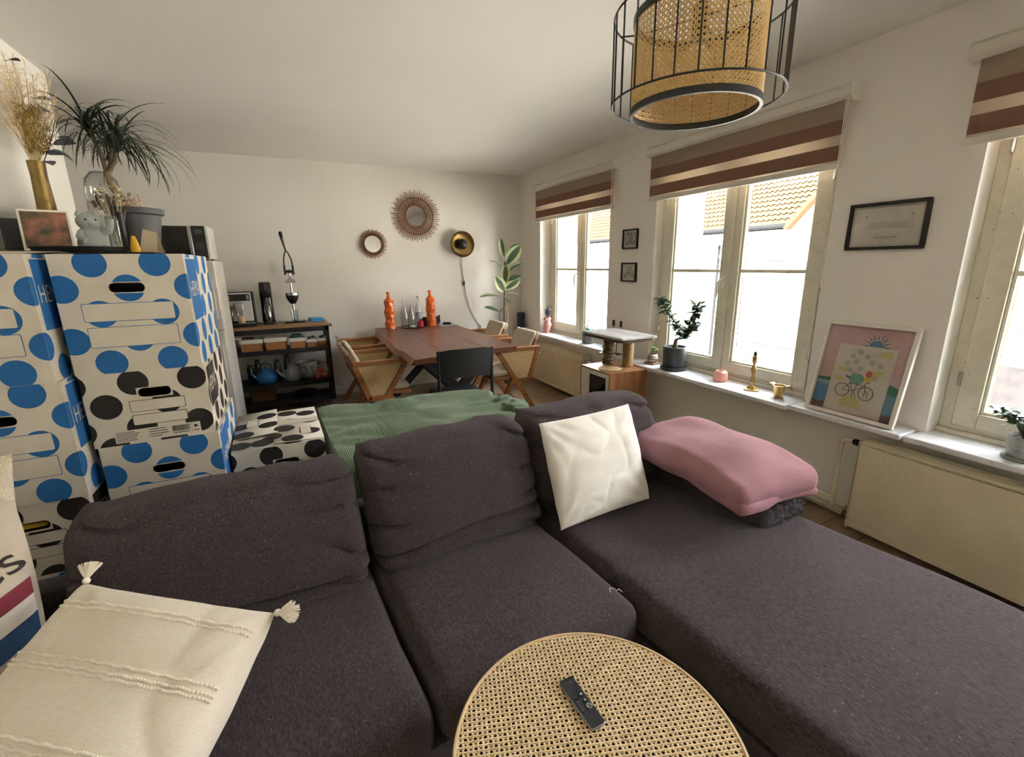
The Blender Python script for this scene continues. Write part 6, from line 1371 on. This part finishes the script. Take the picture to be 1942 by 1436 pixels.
for pts, nl in tips:
    MB().tube([trk[-1]] + pts, [0.009] + [0.006 - 0.0009 * k for k in range(len(pts))], 6).build('branch', FBK, fc, smooth=70)
    for i in range(nl):
        t = (i + 0.5) / nl * (len(pts) - 1); k = int(t); p_ = pts[k].lerp(pts[min(k + 1, len(pts) - 1)], t - k)
        add_leaf(random.choice(FIC), fc, p_, i * 2.4 + random.uniform(-0.4, 0.4), random.uniform(-0.3, 0.8), random.uniform(-0.4, 0.4), random.uniform(0.75, 1.15))
sl = thing('salt_candle_holder', 'pink rock salt tealight holder on the marble ledge', 'candle holder', (2.815, 2.315, S2_))
def sm_mod(t, zz): return 1 + 0.07 * noise.noise(Vector((math.cos(t) * 2, math.sin(t) * 2, zz * 40)))
MB().lathe([(0, 0), (0.036, 0), (0.048, 0.014), (0.050, 0.04), (0.045, 0.068), (0.034, 0.080), (0.022, 0.080), (0.020, 0.06), (0, 0.06)], 20, mod=sm_mod).build('salt_block', M('salt_rock', '#e5a596', 0.5, c2='#d98a78', vs=30, sharp=0.3), sl, smooth=30)
MB().lathe([(0.0, 0.06), (0.019, 0.06), (0.019, 0.074), (0, 0.074)], 16).build('tealight', CHROME, sl)
cd2 = thing('candlestick', 'turned brass candlestick with dark candle stub on the ledge', 'candlestick', (2.805, 2.045, S2_), 0.6)
MB().prism(rr_pts(0.095, 0.095, 0.024), 0, 0.010, lambda a, b_, d: (a, b_, d)).build('foot', BRASS, cd2, bevel=0.003)
MB().lathe([(0.034, 0.009), (0.030, 0.018), (0.013, 0.030), (0.010, 0.045), (0.015, 0.055), (0.010, 0.066), (0.014, 0.085), (0.008, 0.10), (0.012, 0.12), (0.019, 0.145), (0.012, 0.165), (0.008, 0.18), (0.012, 0.195), (0.015, 0.20), (0.015, 0.232), (0.026, 0.236), (0.026, 0.240), (0.012, 0.241)], 24).build('stem', BRASS, cd2, smooth=50)
MB().lathe([(0.011, 0.238), (0.010, 0.268), (0, 0.268)], 14).build('candle_stub', M('dark_wax', '#3a3430', 0.6), cd2)
bp2 = thing('brass_cup', 'small brass cup with two leaf-shaped handles on the ledge', 'cup', (2.80, 1.845, S2_))
MB().lathe([(0, 0), (0.026, 0), (0.027, 0.004), (0.036, 0.075), (0.040, 0.080), (0.036, 0.080), (0.032, 0.07), (0.024, 0.006), (0, 0.005)], 28).build('cup_body', BRASS, bp2, smooth=50)
for sg in (-1, 1):
    b = MB(); b.grid(lambda u, v: Vector(((u - 0.5) * 0.045 * math.sin(PI * (0.15 + 0.8 * v)), sg * (0.034 + 0.05 * v), 0.078 + 0.014 * math.sin(PI * v) - 0.012 * v)), 6, 8); o_ = b.build('leaf_handle', BRASS, bp2, smooth=80, fix=False)
    md = o_.modifiers.new('thick', 'SOLIDIFY'); md.thickness = 0.002
# shrub in grey pot
sb = thing('potted_shrub', 'small-leaved shrub in a mottled grey pot on the ledge', 'plant', (2.845, 0.725, S3_))
MB().lathe([(0, 0), (0.068, 0), (0.072, 0.006), (0.070, 0.012), (0, 0.012)], 32).build('saucer', M('saucer_grey', '#8d8f8a', 0.7), sb)
MB().lathe([(0, 0.012), (0.050, 0.012), (0.060, 0.03), (0.064, 0.105), (0.059, 0.107), (0.056, 0.09), (0, 0.09)], 32).build('pot', M('mottled_grey', '#b3b5ae', 0.7, c2='#8f918a', vs=30, speck=(60, 0.62, (0.25, 0.26, 0.25))), sb, smooth=40)
MB().lathe([(0, 0.088), (0.056, 0.091), (0, 0.1)], 20).build('potting_soil', DARK, sb)
SHL = [leaf_mesh('leaf', 0.048, 0.024, c_, M('shrub_leaf', '#5f8050', 0.4, c2='#34502f', vs=20), 4, 0.2) for c_ in (0.2, 0.7)]
for b_i in range(12):
    a = b_i * 2.4; tip = Vector((0.115 * math.cos(a), 0.115 * math.sin(a), 0.16 + 0.09 * ((b_i * 7) % 5) / 4)) if b_i else Vector((0, 0, 0.27))
    p0 = Vector((0.01 * math.cos(a), 0.01 * math.sin(a), 0.09)); mid = p0.lerp(tip, 0.5) + Vector((0, 0, 0.035))
    MB().tube([p0, mid, tip], [0.003, 0.002, 0.0012], 5).build('twig', FBK, sb)
    for i in range(22):
        t = 0.25 + 0.75 * i / 21; p_ = p0.lerp(mid, t * 2) if t < 0.5 else mid.lerp(tip, t * 2 - 1)
        add_leaf(SHL[i % 2], sb, p_, i * 2.4 + a, random.uniform(-0.2, 0.9), random.uniform(-0.5, 0.5), random.uniform(0.75, 1.2))

# ================================================================== pictures
def on_wall(name, label, y, z, w, h, tilt=0, x=XW - 0.002):
    r = thing(name, label, 'picture'); r.matrix_world = basis(Vector((x, y, z)), (0, -1, 0), (math.sin(tilt), 0, math.cos(tilt))); return r
def frame(r, w, h, bw, depth, mt):
    q = MB()
    for (a0, a1, b0, b1) in ((-w / 2, w / 2, 0, bw), (-w / 2, w / 2, h - bw, h), (-w / 2, -w / 2 + bw, bw, h - bw), (w / 2 - bw, w / 2, bw, h - bw)): q.box(a0, a1, b0, b1, 0, depth)
    q.build('frame', mt, r, bevel=0.002)
PAPER = M('paper', '#cfc8ba', 0.8)
DKF = M('dark_frame', '#1a1416', 0.45)
SK1 = M('sketch_a', '#c9c4b6', 0.8, c2='#3c3c38', vs=32, sharp=0.16, detail=6); SK2 = M('sketch_b', '#cfcabb', 0.8, c2='#5c5f4c', vs=26, sharp=0.16, detail=6)
for (zb2, zt2, mt, lb) in ((1.614, 1.789, SK1, 'small framed dark sketch hanging above a lighter one'), (1.321, 1.495, SK2, 'small framed lighter sketch hanging under a darker one')):
    r = on_wall('framed_sketch', lb, 3.461, zb2, 0.205, zt2 - zb2); h = zt2 - zb2
    frame(r, 0.205, h, 0.014, 0.018, DKF)
    MB().box(-0.092, 0.092, 0.012, h - 0.012, 0.004, 0.007).build('mount', PAPER, r); MB().box(-0.068, 0.070, 0.036, h - 0.028, 0.007, 0.0085).build('sketch', mt, r)
    MB().box(-0.09, 0.09, 0.013, h - 0.013, 0.011, 0.012).build('glass', GLASS, r)
r = on_wall('framed_print', 'black framed stadium line drawing with bold lettering', 1.428, 1.545, 0.36, 0.24)
w, h = 0.362, 0.241; frame(r, w, h, 0.017, 0.02, DKF)
MB().box(-w / 2 + .012, w / 2 - .012, 0.012, h - 0.012, 0.004, 0.007).build('sheet', PAPER, r)
LINE = M('line_ink', '#4c4640', 0.8); FAINT = M('faint_ink', '#96907f', 0.8)
ln = MB(); zf = lambda a, b_: Vector((a, b_, 0.0076))
def bar(mb_, x0, x1, y0, y1): mb_.flat([(x0, y0), (x1, y0), (x1, y1), (x0, y1)], zf)
e = 0.026
bar(ln, -w / 2 + e, w / 2 - e, e, e + .0012); bar(ln, -w / 2 + e, w / 2 - e, h - e - .0012, h - e); bar(ln, -w / 2 + e, -w / 2 + e + .0012, e, h - e); bar(ln, w / 2 - e - .0012, w / 2 - e, e, h - e)
add_text(ln, 'FORTUNA SITTARD', 0.0145, lambda a, b_: zf(a + 0.005, b_ + 0.062), 0, 0.85)
bar(ln, -0.025, 0.035, 0.050, 0.0508)
ln.build('lettering_and_border', LINE, r, fix=False)
ft = MB()
for k in range(7): bar(ft, -0.085, 0.10, 0.108 + k * 0.0052, 0.1092 + k * 0.0052)
bar(ft, -0.14, -0.085, 0.106, 0.1072); bar(ft, 0.10, 0.14, 0.106, 0.1072)
for k in range(24): bar(ft, -0.085 + k * 0.008, -0.0842 + k * 0.008, 0.108, 0.140)
for sx in (-0.098, 0.113): bar(ft, sx, sx + 0.0012, 0.106, 0.172); ft.flat(circle(sx, 0.172, 0.005, 10), zf)
ft.build('stadium_drawing', FAINT, r, fix=False)
MB().box(-w / 2 + .013, w / 2 - .013, 0.013, h - 0.013, 0.012, 0.013).build('glass', GLASS, r)
# leaning print
tlt = math.asin(0.105 / 0.53)
r = on_wall('leaning_print', 'white framed print of a bird on a bicycle leaning on the wall', 1.397, 0.6345, 0.45, 0.53, tlt, 2.748)
w, h = 0.452, 0.530; frame(r, w, h, 0.020, 0.026, M('white_frame', '#e6e2d6', 0.4))
MB().box(-w / 2 + .012, w / 2 - .012, 0.012, h - 0.012, 0.002, 0.006).build('backing_sheet', M('pink_wash', '#c9a6a4', 0.85, c2='#bb9694', vs=5, detail=8), r)
def inlay(nm, pts, e_, mt, sub=None):
    q = MB(); q.prism(pts, 0.006, 0.006 + e_, lambda a, b_, d: (a, b_, d)); return q.build(nm, mt, sub or r)
Wp = M('watercolour_paper', '#cdc6ba', 0.85, c2='#c5bdac', vs=5)
sheet = inlay('paper_sheet', [(-0.135, 0.03), (0.150, 0.03), (0.150, 0.405), (-0.135, 0.405)], 0.0012, Wp)
B1 = M('wash_blue', '#41799f', 0.85, c2='#6d93a3', vs=8); G1 = M('wash_green', '#3f7a5c', 0.85); R1 = M('wash_brown', '#6c5a54', 0.85)
for (x0, x1, zz) in ((-0.206, -0.137, 0.0), (0.152, 0.206, 0.0)):
    inlay('water_strip', [(x0, 0.06), (x1, 0.06), (x1, 0.165), (x0, 0.165)], 0.0008, B1); inlay('earth_strip', [(x0, 0.02), (x1, 0.02), (x1, 0.06), (x0, 0.06)], 0.0008, R1); inlay('hill_strip', [(x0, 0.165), (x1, 0.165), (x1, 0.205), (x0, 0.225)] if x0 > 0 else [(x0, 0.185), (x1, 0.185), (x1, 0.205), (x0, 0.20)], 0.0008, G1)
    inlay('foam_strip', [(x0, 0.150), (x1, 0.150), (x1, 0.185), (x0, 0.185)], 0.0006, M('wash_pale', '#8fb0b4', 0.85))
sun_ = inlay('sun_disc', [(0.045 + 0.034 * math.cos(PI * i / 14), 0.408 + 0.034 * math.sin(PI * i / 14)) for i in range(15)], 0.0012, B1)
for i in range(9): t = PI * i / 8; c_, s2 = math.cos(t), math.sin(t); inlay('sun_ray', [(0.045 + c_ * 0.038 - s2 * .004, 0.410 + s2 * 0.038 + c_ * .004), (0.045 + c_ * 0.038 + s2 * .004, 0.410 + s2 * 0.038 - c_ * .004), (0.045 + c_ * 0.075, 0.410 + s2 * 0.075)], 0.0009, B1)
e2 = 0.0016
for (x, y) in ((-0.02, 0.37), (0.02, 0.35), (-0.055, 0.345), (0.05, 0.32), (-0.03, 0.315), (0.0, 0.28), (-0.05, 0.265), (0.09, 0.31), (-0.02, 0.245), (0.08, 0.24), (-0.07, 0.30)): inlay('grey_spot', circle(x, y, 0.015, 16), e2, M('wash_grey', '#b5b0a8', 0.85), sheet)
for pts in ([(-0.11, 0.255), (-0.05, 0.25), (-0.06, 0.275), (-0.11, 0.28)], [(0.06, 0.36), (0.13, 0.35), (0.13, 0.39), (0.08, 0.385)], [(-0.06, 0.06), (0.05, 0.06), (0.03, 0.115), (-0.05, 0.13)], [(-0.12, 0.20), (-0.06, 0.20), (-0.07, 0.22), (-0.12, 0.225)], [(0.06, 0.25), (0.12, 0.26), (0.11, 0.285), (0.06, 0.28)]): inlay('yellow_wash', pts, e2, M('wash_yellow', '#c9c284', 0.85), sheet)
BI = M('bike_ink', '#3c3230', 0.8)
for x, rr_ in ((-0.062, 0.036), (0.058, 0.036)):
    q = MB(); q.tube([(x + rr_ * math.cos(2 * PI * i / 32), 0.150 + rr_ * math.sin(2 * PI * i / 32), 0.0082) for i in range(32)], 0.0016, 5, closed=True); q.build('bicycle_wheel', BI, sheet)
q = MB()
for a, b_ in (((-0.062, 0.15), (-0.03, 0.195)), ((-0.062, 0.15), (-0.01, 0.152)), ((-0.01, 0.152), (0.045, 0.19)), ((-0.03, 0.195), (0.045, 0.19)), ((-0.01, 0.152), (-0.035, 0.205)), ((0.058, 0.15), (0.042, 0.205)), ((0.042, 0.205), (0.062, 0.212)), ((-0.01, 0.152), (-0.005, 0.118)), ((0.005, 0.20), (0.0, 0.15)), ((0.0, 0.15), (0.012, 0.118)), ((0.05, 0.17), (0.05, 0.13)), ((0.066, 0.17), (0.066, 0.13))): q.tube([(a[0], a[1], 0.0082), (b_[0], b_[1], 0.0082)], 0.0013, 5)
q.build('bicycle_frame', BI, sheet)
inlay('bird_body', [(-0.003 + 0.036 * math.cos(t), 0.222 + 0.030 * math.sin(t)) for t in [2 * PI * i / 24 for i in range(24)]], 0.0022, M('bird_green', '#86b3a0', 0.85, c2='#6c9c8c', vs=20), sheet)
inlay('bird_tail', [(-0.035, 0.228), (-0.068, 0.236), (-0.06, 0.224), (-0.036, 0.212)], 0.0022, M('bird_grey', '#6f7f7c', 0.85), sheet)
inlay('bird_wing', [(0.028, 0.225), (0.060, 0.208), (0.066, 0.232), (0.045, 0.25)], 0.0026, M('bird_yellow', '#d3b548', 0.85), sheet)
inlay('bird_head', [(0.048 + 0.016 * math.cos(t), 0.258 + 0.019 * math.sin(t)) for t in [2 * PI * i / 20 for i in range(20)]], 0.0028, M('bird_red', '#c0705c', 0.85), sheet)
inlay('bird_beak', [(0.062, 0.262), (0.088, 0.252), (0.062, 0.248)], 0.0026, M('bird_yellow', '#d3b548', 0.85), sheet)
MB().box(-w / 2 + .014, w / 2 - .014, 0.014, h - 0.014, 0.016, 0.017).build('glass', GLASS, r)
